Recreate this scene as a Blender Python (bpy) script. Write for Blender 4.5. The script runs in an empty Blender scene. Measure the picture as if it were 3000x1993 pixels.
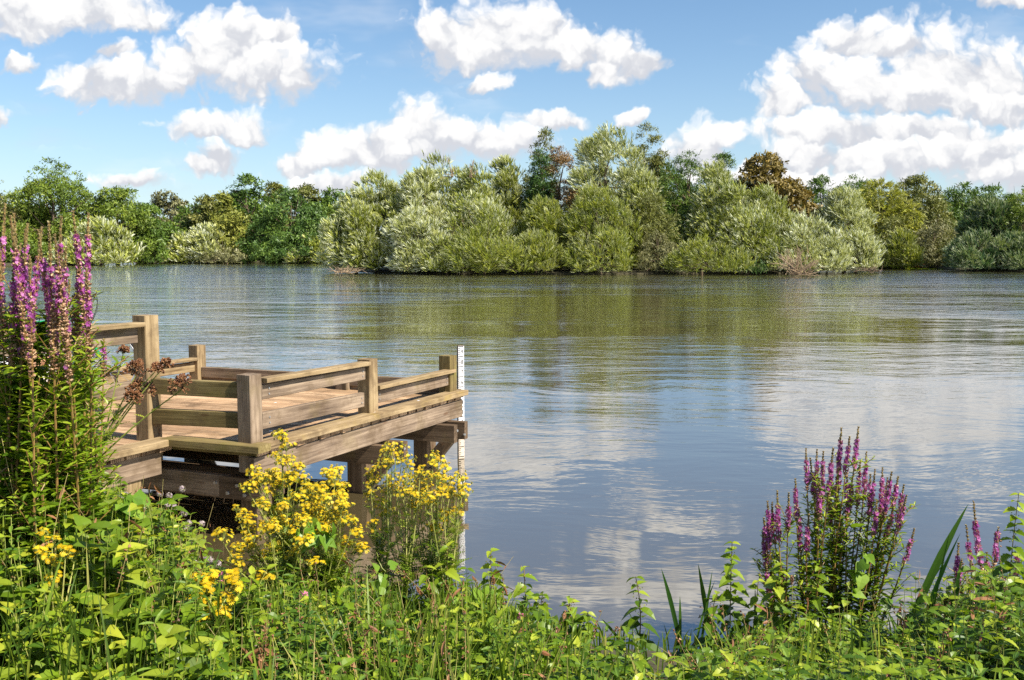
import bpy, math, random
import numpy as np
from mathutils import Vector, Matrix
R = math.radians
sc = bpy.context.scene
COL = sc.collection
rng = np.random.default_rng(7)
random.seed(7)

# ------------------------------------------------------------------ camera
FPX = 2800.0; CAMH = 2.05; PITCH = math.atan(260.5 / FPX)
cam = bpy.data.objects.new('camera', bpy.data.cameras.new('camera'))
COL.objects.link(cam); sc.camera = cam
cam.location = (0, 0, CAMH); cam.rotation_euler = (math.pi / 2 - PITCH, 0, 0)
cam.data.sensor_width = 36.0; cam.data.lens = FPX / 3000 * 36.0
cam.data.clip_start = 0.05; cam.data.clip_end = 6000

def ray(px, py):
    a = (px - 1500) / FPX; b = -(py - 996.5) / FPX
    c, s = math.cos(PITCH), math.sin(PITCH)
    return np.array([a, c + b * s, -s + b * c])
def at(px, py, z=0.0):
    d = ray(px, py); t = (z - CAMH) / d[2]
    return d * t + np.array([0, 0, CAMH])
def atY(px, py, Y):
    d = ray(px, py); return d * (Y / d[1]) + np.array([0, 0, CAMH])

# ------------------------------------------------------------------ light
SUN_AZ = 120.0; SUN_EL = 47.0
EXPOSURE = 1.02
sd = Vector((math.sin(R(SUN_AZ)) * math.cos(R(SUN_EL)), math.cos(R(SUN_AZ)) * math.cos(R(SUN_EL)), math.sin(R(SUN_EL))))
sun = bpy.data.objects.new('sun', bpy.data.lights.new('sun', 'SUN')); COL.objects.link(sun)
sun.data.energy = 5.0; sun.data.angle = R(0.55); sun.data.color = (1.0, 0.935, 0.815)
sun.rotation_euler = sd.to_track_quat('Z', 'Y').to_euler(); sun.location = (20, -10, 30)
sc.view_settings.view_transform = 'Standard'; sc.view_settings.look = 'None'
sc.view_settings.gamma = 1.0; sc.view_settings.exposure = EXPOSURE
sc.cycles.max_bounces = 7; sc.cycles.diffuse_bounces = 3; sc.cycles.glossy_bounces = 3
sc.cycles.transmission_bounces = 3; sc.cycles.transparent_max_bounces = 8
sc.cycles.sample_clamp_indirect = 5.0; sc.cycles.use_denoising = False     # leaf detail stays crisp; the grain left is that of a photograph

class NT:
    """small helper to write node trees"""
    def __init__(s, tree): s.t = tree; s.t.nodes.clear()
    def n(s, typ, **kw):
        nd = s.t.nodes.new(typ)
        for k, v in kw.items():
            if k == 'ins':
                for i, x in v.items():
                    if isinstance(x, bpy.types.NodeSocket): s.t.links.new(x, nd.inputs[i])
                    elif x is not None: nd.inputs[i].default_value = x
            else: setattr(nd, k, v)
        return nd
    def m(s, op, a, b=None, c=None, clamp=False):
        nd = s.n('ShaderNodeMath', operation=op, use_clamp=clamp, ins={0: a, **({1: b} if b is not None else {}), **({2: c} if c is not None else {})})
        return nd.outputs[0]
    def v(s, op, a, b=None, c=None):
        nd = s.n('ShaderNodeVectorMath', operation=op, ins={0: a, **({1: b} if b is not None else {}), **({2: c} if c is not None else {})})
        return nd.outputs['Value'] if op in ('LENGTH', 'DOT_PRODUCT') else nd.outputs[0]
    def noise(s, vec, scale, detail=3, rough=0.5, w=None, col=False, dim='3D'):
        nd = s.n('ShaderNodeTexNoise', noise_dimensions=dim, ins={'Vector': vec, 'Scale': scale, 'Detail': detail, 'Roughness': rough})
        return nd.outputs['Color' if col else 'Fac']
    def mr(s, x, a, b, c=0.0, d=1.0, smooth=True):
        nd = s.n('ShaderNodeMapRange', interpolation_type='SMOOTHSTEP' if smooth else 'LINEAR', ins={0: x, 1: a, 2: b, 3: c, 4: d})
        return nd.outputs[0]
    def mix(s, f, a, b, blend='MIX'):
        nd = s.n('ShaderNodeMix', data_type='RGBA', blend_type=blend, ins={0: f, 6: a, 7: b})
        return nd.outputs[2]
    def ramp(s, f, stops):
        nd = s.n('ShaderNodeValToRGB', ins={0: f}); e = nd.color_ramp.elements
        while len(e) < len(stops): e.new(0.5)
        for i, (p, c) in enumerate(stops): e[i].position = p; e[i].color = (*c, 1)
        return nd.outputs[0]

# ------------------------------------------------------------------ sky with cumulus clouds
SKY_STRENGTH = 0.0745
CLOUD_STRENGTH = 0.515
# clouds: (px x, px y of centre, radius x, radius up, radius down) measured as directions
CL = [(60,30,230,90,70),(250,40,230,100,60),(400,60,90,60,40),
 (640,160,130,110,110),(730,110,110,70,80),(830,85,55,50,60),(560,190,150,80,90),(760,210,190,110,90),(880,220,110,80,85),(420,240,200,60,55),(240,230,100,60,55),(690,150,60,100,60),(300,250,150,50,50),
 (1290,100,110,80,100),(1440,90,130,80,110),(1550,80,90,60,90),(1660,130,110,70,80),(1760,150,110,70,70),(1850,180,90,40,50),(1400,150,150,70,60),(1740,200,80,50,40),(1580,150,150,70,60),
 (1420,250,70,30,25),
 (560,370,110,40,40),(700,380,110,45,45),(600,450,75,50,60),(560,490,60,40,30),
 (1240,380,120,75,90),(1360,400,180,60,80),(1480,410,130,50,60),(1020,460,180,70,60),(1150,430,120,60,80),(900,490,100,30,30),
 (2540,120,110,70,60),(2680,140,100,50,50),
 (2420,230,110,90,110),(2540,250,170,110,110),(2780,220,160,140,110),(2900,220,150,120,130),(2300,310,100,80,60),(2700,290,330,100,80),(2900,310,200,80,70),
 (2070,430,100,70,80),(2450,400,250,50,50),(2700,390,260,40,40),(2850,440,200,90,90),(2620,470,330,60,50),(2350,460,160,50,60),(2300,530,300,40,40),(2950,500,200,70,60),
 (380,535,90,35,30),(1000,545,130,35,30),(20,345,50,30,28),(50,170,50,25,25),(1620,345,110,22,22),(1870,335,35,22,22),(300,165,60,30,25),
 (1880,-70,120,26,24),(2040,-130,170,28,26),(1780,-190,120,24,22),(1900,-310,460,70,70),(2960,-30,140,40,40),(2500,-120,200,26,24),(900,-420,300,70,70),(2900,-380,300,80,80)]
world = bpy.data.worlds.new('World'); sc.world = world; world.use_nodes = True
w = NT(world.node_tree)
tc = w.n('ShaderNodeTexCoord').outputs['Generated']
sky = w.n('ShaderNodeTexSky', sky_type='NISHITA', sun_disc=False, sun_elevation=R(SUN_EL), sun_rotation=R(SUN_AZ),
          air_density=1.0, dust_density=0.15, ozone_density=4.5)
sep = w.n('ShaderNodeSeparateXYZ', ins={0: tc}).outputs
fy = w.m('MAXIMUM', sep[1], 0.02)
uv = w.n('ShaderNodeCombineXYZ', ins={0: w.m('DIVIDE', sep[0], fy), 1: w.m('DIVIDE', sep[2], fy), 2: 0.0}).outputs[0]
n1 = w.noise(uv, 7.0, 1, 0.5, col=True, dim='2D'); n2 = w.noise(uv, 34.0, 3, 0.6, col=True, dim='2D')
w1 = w.v('MULTIPLY', w.v('SUBTRACT', n1, (0.5, 0.5, 0.5)), (0.06, 0.035, 0.0))
w2 = w.v('MULTIPLY', w.v('SUBTRACT', n2, (0.5, 0.5, 0.5)), (0.026, 0.022, 0.0))
p = w.v('ADD', uv, w.v('ADD', w1, w2))
puff = w.n('ShaderNodeTexVoronoi', voronoi_dimensions='2D', feature='SMOOTH_F1', ins={'Vector': p, 'Scale': 30.0, 'Detail': 2.0, 'Roughness': 0.6, 'Smoothness': 0.35}).outputs['Distance']
dist = None; shade = None
for (cx, cy, rx, ru, rd) in CL:
    d = ray(cx, cy); cu, cv = d[0] / d[1], d[2] / d[1]
    ax, au, ad = FPX / rx, FPX / ru, FPX / rd
    q = p if dist is None else w.v('MULTIPLY_ADD', shade, (0, 0, 1), p)      # keeps the blobs in order
    a_ = w.v('MULTIPLY_ADD', q, (ax, au, 0), (-cu * ax, -cv * au, 0))
    b_ = w.v('MULTIPLY_ADD', q, (ax, -ad, 0), (-cu * ax, cv * ad, 0))
    L_ = w.v('LENGTH', w.v('MAXIMUM', a_, b_))
    # x component: the maximum of two equal numbers keeps its sign, the length makes it positive
    sy = w.v('DOT_PRODUCT', a_, (0, 1, 0))
    if dist is None: dist, shade = L_, sy
    else:
        f = w.mr(w.m('SUBTRACT', dist, L_), -0.25, 0.25)
        shade = w.n('ShaderNodeMix', data_type='FLOAT', ins={0: f, 2: shade, 3: sy}).outputs[0]
        dist = w.n('ShaderNodeMath', operation='SMOOTH_MIN', ins={0: dist, 1: L_, 2: 0.25}).outputs[0]
fine = w.noise(p, 26.0, 5, 0.62, dim='2D')
dist = w.m('MULTIPLY_ADD', shade, 1e-7, dist)
dens = w.m('ADD', w.m('SUBTRACT', 1.31, dist), w.m('MULTIPLY', w.m('SUBTRACT', fine, 0.5), 0.72))
dens = w.m('ADD', dens, w.m('MULTIPLY', w.m('SUBTRACT', 0.50, puff), 0.62))
front = w.mr(sep[1], 0.15, 0.35)
a1 = w.m('MULTIPLY', w.mr(dens, -0.14, 0.52), front)
# thin veils, and loose clouds for the rest of the sky dome
veil = w.m('MULTIPLY', w.mr(w.noise(w.v('MULTIPLY', uv, (1.0, 3.2, 1.0)), 4.5, 4, 0.6, dim='2D'), 0.52, 0.8), 0.22)
back = w.m('MULTIPLY', w.mr(w.noise(w.v('MULTIPLY', tc, (1, 1, 2.2)), 3.4, 4, 0.58), 0.53, 0.66), w.m('SUBTRACT', 1.0, front))
alpha = w.m('MAXIMUM', w.m('MAXIMUM', a1, w.m('MULTIPLY', veil, front)), back)
up = w.mr(w.m('ADD', w.m('ADD', shade, w.m('MULTIPLY', w.m('SUBTRACT', fine, 0.5), 1.35)), w.m('MULTIPLY', w.m('SUBTRACT', 0.4, puff), 1.25)), -1.22, 0.30)
ccol = w.ramp(up, [(0.0, (0.66, 0.68, 0.735)), (0.35, (0.88, 0.885, 0.90)), (0.75, (1.0, 0.99, 0.98)), (1.0, (1.10, 1.08, 1.06))])
bg_s = w.n('ShaderNodeBackground', ins={0: w.mix(1.0, sky.outputs[0], (0.87, 0.975, 0.985, 1), 'MULTIPLY'), 1: SKY_STRENGTH}).outputs[0]
# low sky: moisture whitens it towards the horizon
hz = w.m('POWER', w.m('SUBTRACT', 1.0, w.m('ABSOLUTE', sep[2]), clamp=True), 9.0)
bg_h = w.n('ShaderNodeBackground', ins={0: (0.80, 0.90, 1.0, 1), 1: 0.44}).outputs[0]
bg_s = w.n('ShaderNodeMixShader', ins={0: w.m('MULTIPLY', hz, 0.7), 1: bg_s, 2: bg_h}).outputs[0]
bg_c = w.n('ShaderNodeBackground', ins={0: ccol, 1: CLOUD_STRENGTH}).outputs[0]
mx = w.n('ShaderNodeMixShader', ins={0: alpha, 1: bg_s, 2: bg_c}).outputs[0]
w.n('ShaderNodeOutputWorld', ins={0: mx})
world.cycles.sampling_method = 'MANUAL'; world.cycles.sample_map_resolution = 256

# ------------------------------------------------------------------ materials
def mat(name):
    m = bpy.data.materials.new(name); m.use_nodes = True; return m, NT(m.node_tree)
def leaf_mat(name, stops, back=None, rough=0.5, trans=0.16, spec=0.35, gain=1.62):
    gain *= .87
    stops = [(p_, (min(.8, c_[0] * gain * 1.0), min(.8, c_[1] * gain), min(.8, c_[2] * gain * .78))) for p_, c_ in stops]
    m, t = mat(name)
    f = t.n('ShaderNodeAttribute', attribute_name='tint').outputs['Fac']
    c = t.ramp(f, stops)
    if back is not None:
        g = t.n('ShaderNodeNewGeometry').outputs['Backfacing']
        c = t.mix(t.m('MULTIPLY', g, t.mr(f, 0.38, 0.6)), c, (*back, 1))
    pr = t.n('ShaderNodeBsdfPrincipled', ins={'Base Color': c, 'Roughness': rough, 'Specular IOR Level': spec}).outputs[0]
    tr = t.n('ShaderNodeBsdfTranslucent', ins={0: t.mix(1.0, c, (1.25, 1.25, 0.55, 1), 'MULTIPLY')}).outputs[0]
    mx = t.n('ShaderNodeMixShader', ins={0: trans, 1: pr, 2: tr}).outputs[0]
    t.n('ShaderNodeOutputMaterial', ins={0: mx}); return m
def flat_mat(name, col, rough=0.6, spec=0.4, metal=0.0, var=0.25, scale=8.0, trans=0.0):
    m, t = mat(name)
    o = t.n('ShaderNodeTexCoord').outputs['Object']
    n = t.noise(o, scale, 4, 0.6)
    c = t.mix(n, tuple(x * (1 - var) for x in col) + (1,), tuple(min(1, x * (1 + var)) for x in col) + (1,))
    pr = t.n('ShaderNodeBsdfPrincipled', ins={'Base Color': c, 'Roughness': rough, 'Specular IOR Level': spec, 'Metallic': metal}).outputs[0]
    if trans > 0:
        tr = t.n('ShaderNodeBsdfTranslucent', ins={0: c}).outputs[0]
        pr = t.n('ShaderNodeMixShader', ins={0: trans, 1: pr, 2: tr}).outputs[0]
    t.n('ShaderNodeOutputMaterial', ins={0: pr}); return m
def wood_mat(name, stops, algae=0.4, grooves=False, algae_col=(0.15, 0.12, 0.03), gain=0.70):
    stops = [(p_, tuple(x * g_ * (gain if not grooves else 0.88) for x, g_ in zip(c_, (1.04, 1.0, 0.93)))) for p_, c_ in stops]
    m, t = mat(name)
    wc = t.n('ShaderNodeAttribute', attribute_name='wc').outputs['Vector']
    g = t.noise(t.v('MULTIPLY', wc, (2.0, 45.0, 45.0)), 1.0, 5, 0.65)
    big = t.noise(t.v('MULTIPLY', wc, (1.6, 5.0, 5.0)), 1.0, 4, 0.6)
    c = t.ramp(t.m('ADD', t.m('MULTIPLY', g, 0.62), t.m('MULTIPLY', big, 0.38)), stops)
    crack = t.mr(t.noise(t.v('MULTIPLY', wc, (1.1, 70.0, 70.0)), 1.0, 2, 0.5), 0.66, 0.74)
    c = t.mix(t.m('MULTIPLY', crack, 0.75), c, (0.04, 0.027, 0.018, 1))
    stain = t.mr(t.noise(t.n('ShaderNodeTexCoord').outputs['Object'], 5.0, 5, 0.65), 0.46, 0.7, 0.0, 0.62)
    c = t.mix(stain, c, (0.10, 0.065, 0.035, 1))
    knot = t.n('ShaderNodeTexVoronoi', ins={'Vector': t.v('MULTIPLY', wc, (2.6, 9.0, 9.0)), 'Scale': 1.0}).outputs['Distance']
    c = t.mix(t.mr(knot, 0.06, 0.16, 0.65, 0.0), c, (0.10, 0.05, 0.025, 1))
    pos = t.n('ShaderNodeTexCoord').outputs['Object']
    al = t.m('MULTIPLY', t.mr(t.noise(pos, 3.2, 5, 0.62), 0.5, 0.72), algae)
    c = t.mix(al, c, (*algae_col, 1))
    nrm = t.n('ShaderNodeBump', ins={'Strength': 0.5, 'Distance': 0.004, 'Height': g}).outputs[0]
    if grooves:
        wy = t.n('ShaderNodeSeparateXYZ', ins={0: wc}).outputs[1]
        gr = t.m('ABSOLUTE', t.m('SINE', t.m('MULTIPLY', wy, math.pi / 0.0175)))
        gm = t.mr(gr, 0.0, 0.5)
        nrm = t.n('ShaderNodeBump', ins={'Strength': 1.0, 'Distance': 0.004, 'Height': gm, 'Normal': nrm}).outputs[0]
        c = t.mix(t.m('MULTIPLY', t.m('SUBTRACT', 1.0, gm), 0.85), c, (0.05, 0.03, 0.025, 1))
        tn = t.n('ShaderNodeAttribute', attribute_name='tint').outputs['Fac']
        c = t.mix(1.0, c, t.ramp(tn, [(0, (.66, .63, .60)), (1, (1.12, 1.09, 1.06))]), 'MULTIPLY')
    pr = t.n('ShaderNodeBsdfPrincipled', ins={'Base Color': c, 'Roughness': 0.85, 'Specular IOR Level': 0.2, 'Normal': nrm}).outputs[0]
    t.n('ShaderNodeOutputMaterial', ins={0: pr}); return m

M = {}
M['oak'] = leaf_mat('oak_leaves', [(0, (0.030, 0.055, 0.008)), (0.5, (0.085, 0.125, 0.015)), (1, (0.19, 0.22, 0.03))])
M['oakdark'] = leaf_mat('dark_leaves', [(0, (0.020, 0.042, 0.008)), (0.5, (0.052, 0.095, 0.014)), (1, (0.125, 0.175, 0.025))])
M['maple'] = leaf_mat('maple_leaves', [(0, (0.020, 0.044, 0.010)), (0.5, (0.050, 0.095, 0.018)), (1, (0.13, 0.185, 0.035))])
M['yellow'] = leaf_mat('yellowing_leaves', [(0, (0.07, 0.085, 0.015)), (0.5, (0.145, 0.155, 0.03)), (1, (0.28, 0.27, 0.06))])
M['olive'] = leaf_mat('olive_leaves', [(0, (0.045, 0.055, 0.015)), (0.5, (0.105, 0.115, 0.03)), (1, (0.19, 0.175, 0.055))])
M['grey'] = leaf_mat('dull_leaves', [(0, (0.06, 0.058, 0.03)), (0.5, (0.12, 0.12, 0.06)), (1, (0.21, 0.19, 0.11))])
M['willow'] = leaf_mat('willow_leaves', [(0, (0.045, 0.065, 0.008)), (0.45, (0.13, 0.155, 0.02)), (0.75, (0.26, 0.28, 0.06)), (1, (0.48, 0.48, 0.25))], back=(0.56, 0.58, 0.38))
M['willow_pale'] = leaf_mat('silver_willow_leaves', [(0, (0.075, 0.09, 0.028)), (0.5, (0.18, 0.20, 0.06)), (1, (0.46, 0.46, 0.26))], back=(0.66, 0.68, 0.50))
M['willow_green'] = leaf_mat('green_willow_leaves', [(0, (0.06, 0.085, 0.010)), (0.5, (0.15, 0.18, 0.020)), (1, (0.28, 0.28, 0.05))], back=(0.34, 0.36, 0.16))
M['weeping'] = leaf_mat('weeping_willow_leaves', [(0, (0.10, 0.13, 0.015)), (0.5, (0.22, 0.235, 0.028)), (1, (0.36, 0.34, 0.07))], back=(0.34, 0.34, 0.12))
M['chestnut'] = leaf_mat('rusty_chestnut_leaves', [(0, (0.05, 0.042, 0.012)), (0.45, (0.125, 0.092, 0.024)), (1, (0.27, 0.19, 0.07))])
M['dying'] = leaf_mat('dying_leaves', [(0, (0.08, 0.05, 0.025)), (0.5, (0.17, 0.10, 0.05)), (1, (0.27, 0.19, 0.09))])
M['ivy'] = leaf_mat('ivy_leaves', [(0, (0.012, 0.032, 0.008)), (0.6, (0.035, 0.075, 0.014)), (1, (0.11, 0.15, 0.02))])
M['teal'] = leaf_mat('blue_green_willow_leaves', [(0, (0.02, 0.05, 0.025)), (0.5, (0.05, 0.10, 0.045)), (1, (0.17, 0.20, 0.07))], back=(0.34, 0.38, 0.22))
M['bark'] = flat_mat('bark', (0.13, 0.095, 0.065), 0.9, 0.1)
M['deadwood'] = flat_mat('dead_wood', (0.30, 0.22, 0.14), 0.9, 0.1)
W_DECK = [(0.37, (0.33, 0.21, 0.125)), (0.5, (0.55, 0.375, 0.235)), (0.63, (0.70, 0.51, 0.34))]
W_RAIL = [(0.37, (0.11, 0.078, 0.058)), (0.5, (0.26, 0.195, 0.145)), (0.63, (0.43, 0.335, 0.25))]
W_TAN = [(0.37, (0.17, 0.115, 0.06)), (0.5, (0.36, 0.265, 0.15)), (0.63, (0.50, 0.385, 0.235))]
W_OLIVE = [(0.37, (0.12, 0.09, 0.035)), (0.5, (0.24, 0.185, 0.075)), (0.63, (0.35, 0.28, 0.13))]
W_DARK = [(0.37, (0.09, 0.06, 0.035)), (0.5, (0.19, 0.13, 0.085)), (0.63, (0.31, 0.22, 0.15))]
M['w_deck'] = wood_mat('grooved_decking', W_DECK, 0.12, True)
M['w_rail'] = wood_mat('weathered_rail', W_RAIL, 0.25)
M['w_tan'] = wood_mat('tan_timber', W_TAN, 0.18)
M['w_olive'] = wood_mat('algae_timber', W_OLIVE, 0.6, algae_col=(0.13, 0.12, 0.02))
M['w_dark'] = wood_mat('dark_timber', W_DARK, 0.3, gain=0.5)  # darker timber tone, used mainly for the parts below the deck
M['w_lichen'] = wood_mat('lichened_kerb', W_TAN, 0.75, algae_col=(0.26, 0.18, 0.04))
M['white'] = flat_mat('white_enamel', (0.78, 0.76, 0.76), 0.4, 0.5, var=0.06)
M['stained'] = flat_mat('stained_enamel', (0.60, 0.49, 0.38), 0.6, 0.3, var=0.4, scale=30)
M['black'] = flat_mat('black_paint', (0.02, 0.02, 0.02), 0.5)
M['steel'] = flat_mat('bolt_steel', (0.45, 0.44, 0.42), 0.45, 0.5, 0.7)
M['rubber'] = flat_mat('black_rubber', (0.02, 0.02, 0.022), 0.7)
M['green_paint'] = flat_mat('green_bike_paint', (0.01, 0.24, 0.07), 0.25, 0.6, var=0.1)
M['alloy'] = flat_mat('silver_alloy', (0.7, 0.7, 0.72), 0.3, 0.5, 0.8, var=0.05)
M['skin'] = flat_mat('warm_skin', (0.52, 0.24, 0.13), 0.55, 0.3, var=0.08)  # one even warm skin tone for the whole figure
M['shirt'] = flat_mat('white_cotton', (0.80, 0.79, 0.80), 0.85, 0.1, var=0.05)
M['shorts'] = flat_mat('pale_cotton', (0.74, 0.68, 0.66), 0.85, 0.1, var=0.06)
M['cap'] = flat_mat('dark_cap', (0.02, 0.02, 0.03), 0.8)
M['hair'] = flat_mat('brown_hair', (0.06, 0.035, 0.02), 0.8)
M['bedmud'] = flat_mat('mud', (0.11, 0.085, 0.05), 0.9, 0.1, var=0.4, scale=2)

# ------------------------------------------------------------------ mesh collector
def tag(o, label=None, cat=None, group=None, kind=None):
    if label: o['label'] = label
    if cat: o['category'] = cat
    if group: o['group'] = group
    if kind: o['kind'] = kind
    return o
def empty(name, loc, label=None, cat=None, group=None):
    o = bpy.data.objects.new(name, None); COL.objects.link(o); o.location = tuple(loc)
    o.empty_display_size = 0.1
    return tag(o, label, cat, group)
class MB:
    def __init__(s): s.V = []; s.F = []; s.T = []; s.W = []; s.MI = []; s.n = 0
    def add(s, V, F, tint=0.5, mi=0, wc=None):
        V = np.asarray(V, float).reshape(-1, 3); F = np.asarray(F, int)
        if len(F) == 0: return
        s.V.append(V); s.F.append(F + s.n)
        s.T.append(np.broadcast_to(np.asarray(tint, float), (len(F),)).copy())
        s.MI.append(np.broadcast_to(np.asarray(mi, int), (len(F),)).copy())
        s.W.append(np.zeros_like(V) if wc is None else np.asarray(wc, float))
        s.n += len(V)
    def build(s, name, mats, parent=None, smooth=False):
        if not isinstance(mats, (list, tuple)): mats = [mats]
        V = np.concatenate(s.V) if s.V else np.zeros((0, 3))
        org = np.zeros(3)
        me = bpy.data.meshes.new(name)
        if parent is not None: org = np.array(parent.matrix_world.translation if parent.parent else parent.location)
        if parent is not None and parent.parent is not None: org = np.array(parent.parent.location)
        V = V - org
        me.vertices.add(len(V)); me.vertices.foreach_set('co', V.astype(np.float32).ravel())
        tot = np.concatenate([np.full(len(f), f.shape[1]) for f in s.F]); idx = np.concatenate([f.ravel() for f in s.F])
        st = np.concatenate([[0], np.cumsum(tot)[:-1]])
        me.loops.add(len(idx)); me.loops.foreach_set('vertex_index', idx.astype(np.int32))
        me.polygons.add(len(tot)); me.polygons.foreach_set('loop_start', st.astype(np.int32))
        me.polygons.foreach_set('material_index', np.concatenate(s.MI).astype(np.int32))
        me.polygons.foreach_set('use_smooth', np.full(len(tot), bool(smooth)))
        for mm in mats: me.materials.append(mm)
        a = me.attributes.new('tint', 'FLOAT', 'FACE'); a.data.foreach_set('value', np.concatenate(s.T).astype(np.float32))
        Wv = np.concatenate(s.W)
        if np.any(Wv):
            a = me.attributes.new('wc', 'FLOAT_VECTOR', 'POINT'); a.data.foreach_set('vector', Wv.astype(np.float32).ravel())
        me.update(calc_edges=True); me.validate()
        o = bpy.data.objects.new(name, me); COL.objects.link(o)
        if parent is not None: o.parent = parent
        return o
    def inst(s, T, pos, ax, nrm, scale=1.0, tint=0.5, mi=None, xs=None):
        """copies of template T=(V,F[,mi]); leaf axis (local y) along ax, local z along nrm"""
        V, F = T[0], T[1]; N = len(pos)
        if N == 0: return
        y = norm(ax); x = norm(np.cross(y, nrm)); z = np.cross(x, y)
        sc_ = np.broadcast_to(np.asarray(scale, float), (N,))
        xx = sc_ if xs is None else sc_ * xs
        P = pos[:, None, :] + (V[None, :, 0:1] * xx[:, None, None]) * x[:, None, :] + sc_[:, None, None] * (V[None, :, 1:2] * y[:, None, :] + V[None, :, 2:3] * z[:, None, :])
        k = len(V)
        FF = (F[None] + (np.arange(N) * k)[:, None, None]).reshape(-1, F.shape[1])
        tt = np.repeat(np.broadcast_to(np.asarray(tint, float), (N,)), len(F))
        mm = 0 if mi is None else mi
        if len(T) > 2: mm = np.tile(T[2], N)
        s.add(P.reshape(-1, 3), FF, tt, mm)
def norm(a):
    a = np.asarray(a, float); return a / np.maximum(np.linalg.norm(a, axis=-1, keepdims=True), 1e-9)
def rdir(n, zb=0.0, r=None):
    r = r or rng
    v = norm(r.normal(size=(n, 3))); v[:, 2] += zb; return norm(v)
QUAD = (np.array([[-.5, 0, 0], [.5, 0, 0], [.42, 1, 0], [-.42, 1, 0]]), np.array([[0, 1, 2, 3]]))
BLADE = (np.array([[-.18, 0, 0], [.18, 0, 0], [.5, .45, .05], [0, 1, 0], [-.5, .45, .05]]), np.array([[0, 1, 2, 3, 4]]))

def tube(mb, pts, rad, sides=5, tint=0.5, mi=0, cap=False, wc=False):
    pts = np.asarray(pts, float); n = len(pts)
    rad = np.broadcast_to(np.asarray(rad, float), (n,))
    t = np.gradient(pts, axis=0); t = norm(t)
    ref = np.array([0, 0, 1.0]) if abs(t[:, 2]).mean() < 0.8 else np.array([1.0, 0.1, 0])
    x = norm(np.cross(t, ref)); y = np.cross(t, x)
    a = np.linspace(0, 2 * np.pi, sides, endpoint=False)
    P = pts[:, None] + rad[:, None, None] * (np.cos(a)[None, :, None] * x[:, None] + np.sin(a)[None, :, None] * y[:, None])
    i = np.arange(n - 1)[:, None] * sides; j = np.arange(sides)[None]; j2 = (j + 1) % sides
    F = np.stack([i + j, i + j2, i + sides + j2, i + sides + j], -1).reshape(-1, 4)
    W = None
    if wc:
        L = np.concatenate([[0], np.cumsum(np.linalg.norm(np.diff(pts, axis=0), axis=1))])
        W = np.stack([np.repeat(L, sides), np.tile(a * 0.03, n), np.full(n * sides, 1.0)], -1)
    mb.add(P.reshape(-1, 3), F, tint, mi, W)
    if cap:
        mb.add(P[-1], np.arange(sides)[None], tint, mi, None if W is None else W[-sides:])
        mb.add(P[0], np.arange(sides)[::-1][None], tint, mi, None if W is None else W[:sides])

def curve(p0, p1, bow, n=9):
    t_ = np.linspace(0, 1, n)[:, None]; p0 = np.asarray(p0); p1 = np.asarray(p1)
    c = p0 + (p1 - p0) * .5 + np.asarray(bow)
    return p0 * (1 - t_) ** 2 + 2 * t_ * (1 - t_) * c + p1 * t_ ** 2

def beam(mb, p0, p1, wd, ht, up=(0, 0, 1), ch=0.004, mi=0, tint=0.5):
    """squared timber from p0 to p1 (centre line), wd across, ht along up, with chamfered arrises"""
    p0 = np.asarray(p0, float); p1 = np.asarray(p1, float); d = norm(p1 - p0)
    up = np.asarray(up, float); up = norm(up - d * (up @ d)); sx = np.cross(d, up)
    a, b = wd / 2, ht / 2
    pr = np.array([[-a + ch, -b], [a - ch, -b], [a, -b + ch], [a, b - ch], [a - ch, b], [-a + ch, b], [-a, b - ch], [-a, -b + ch]])
    L = np.linalg.norm(p1 - p0); off = rng.random(3) * 20
    V = []; W = []
    for q, l in ((p0, 0), (p1, L)):
        V.append(q + pr[:, :1] * sx + pr[:, 1:] * up); W.append(np.stack([np.full(8, l), pr[:, 0], pr[:, 1]], -1) + off)
    V = np.concatenate(V); W = np.concatenate(W)
    F = [[i, (i + 1) % 8, 8 + (i + 1) % 8, 8 + i] for i in range(8)]
    mb.add(V, F, tint, mi, W)
    # end grain
    Wc = W.copy(); 
    mb.add(V[:8], [list(range(8))[::-1]], tint, mi, Wc[:8]); mb.add(V[8:], [list(range(8))], tint, mi, Wc[8:])

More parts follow.
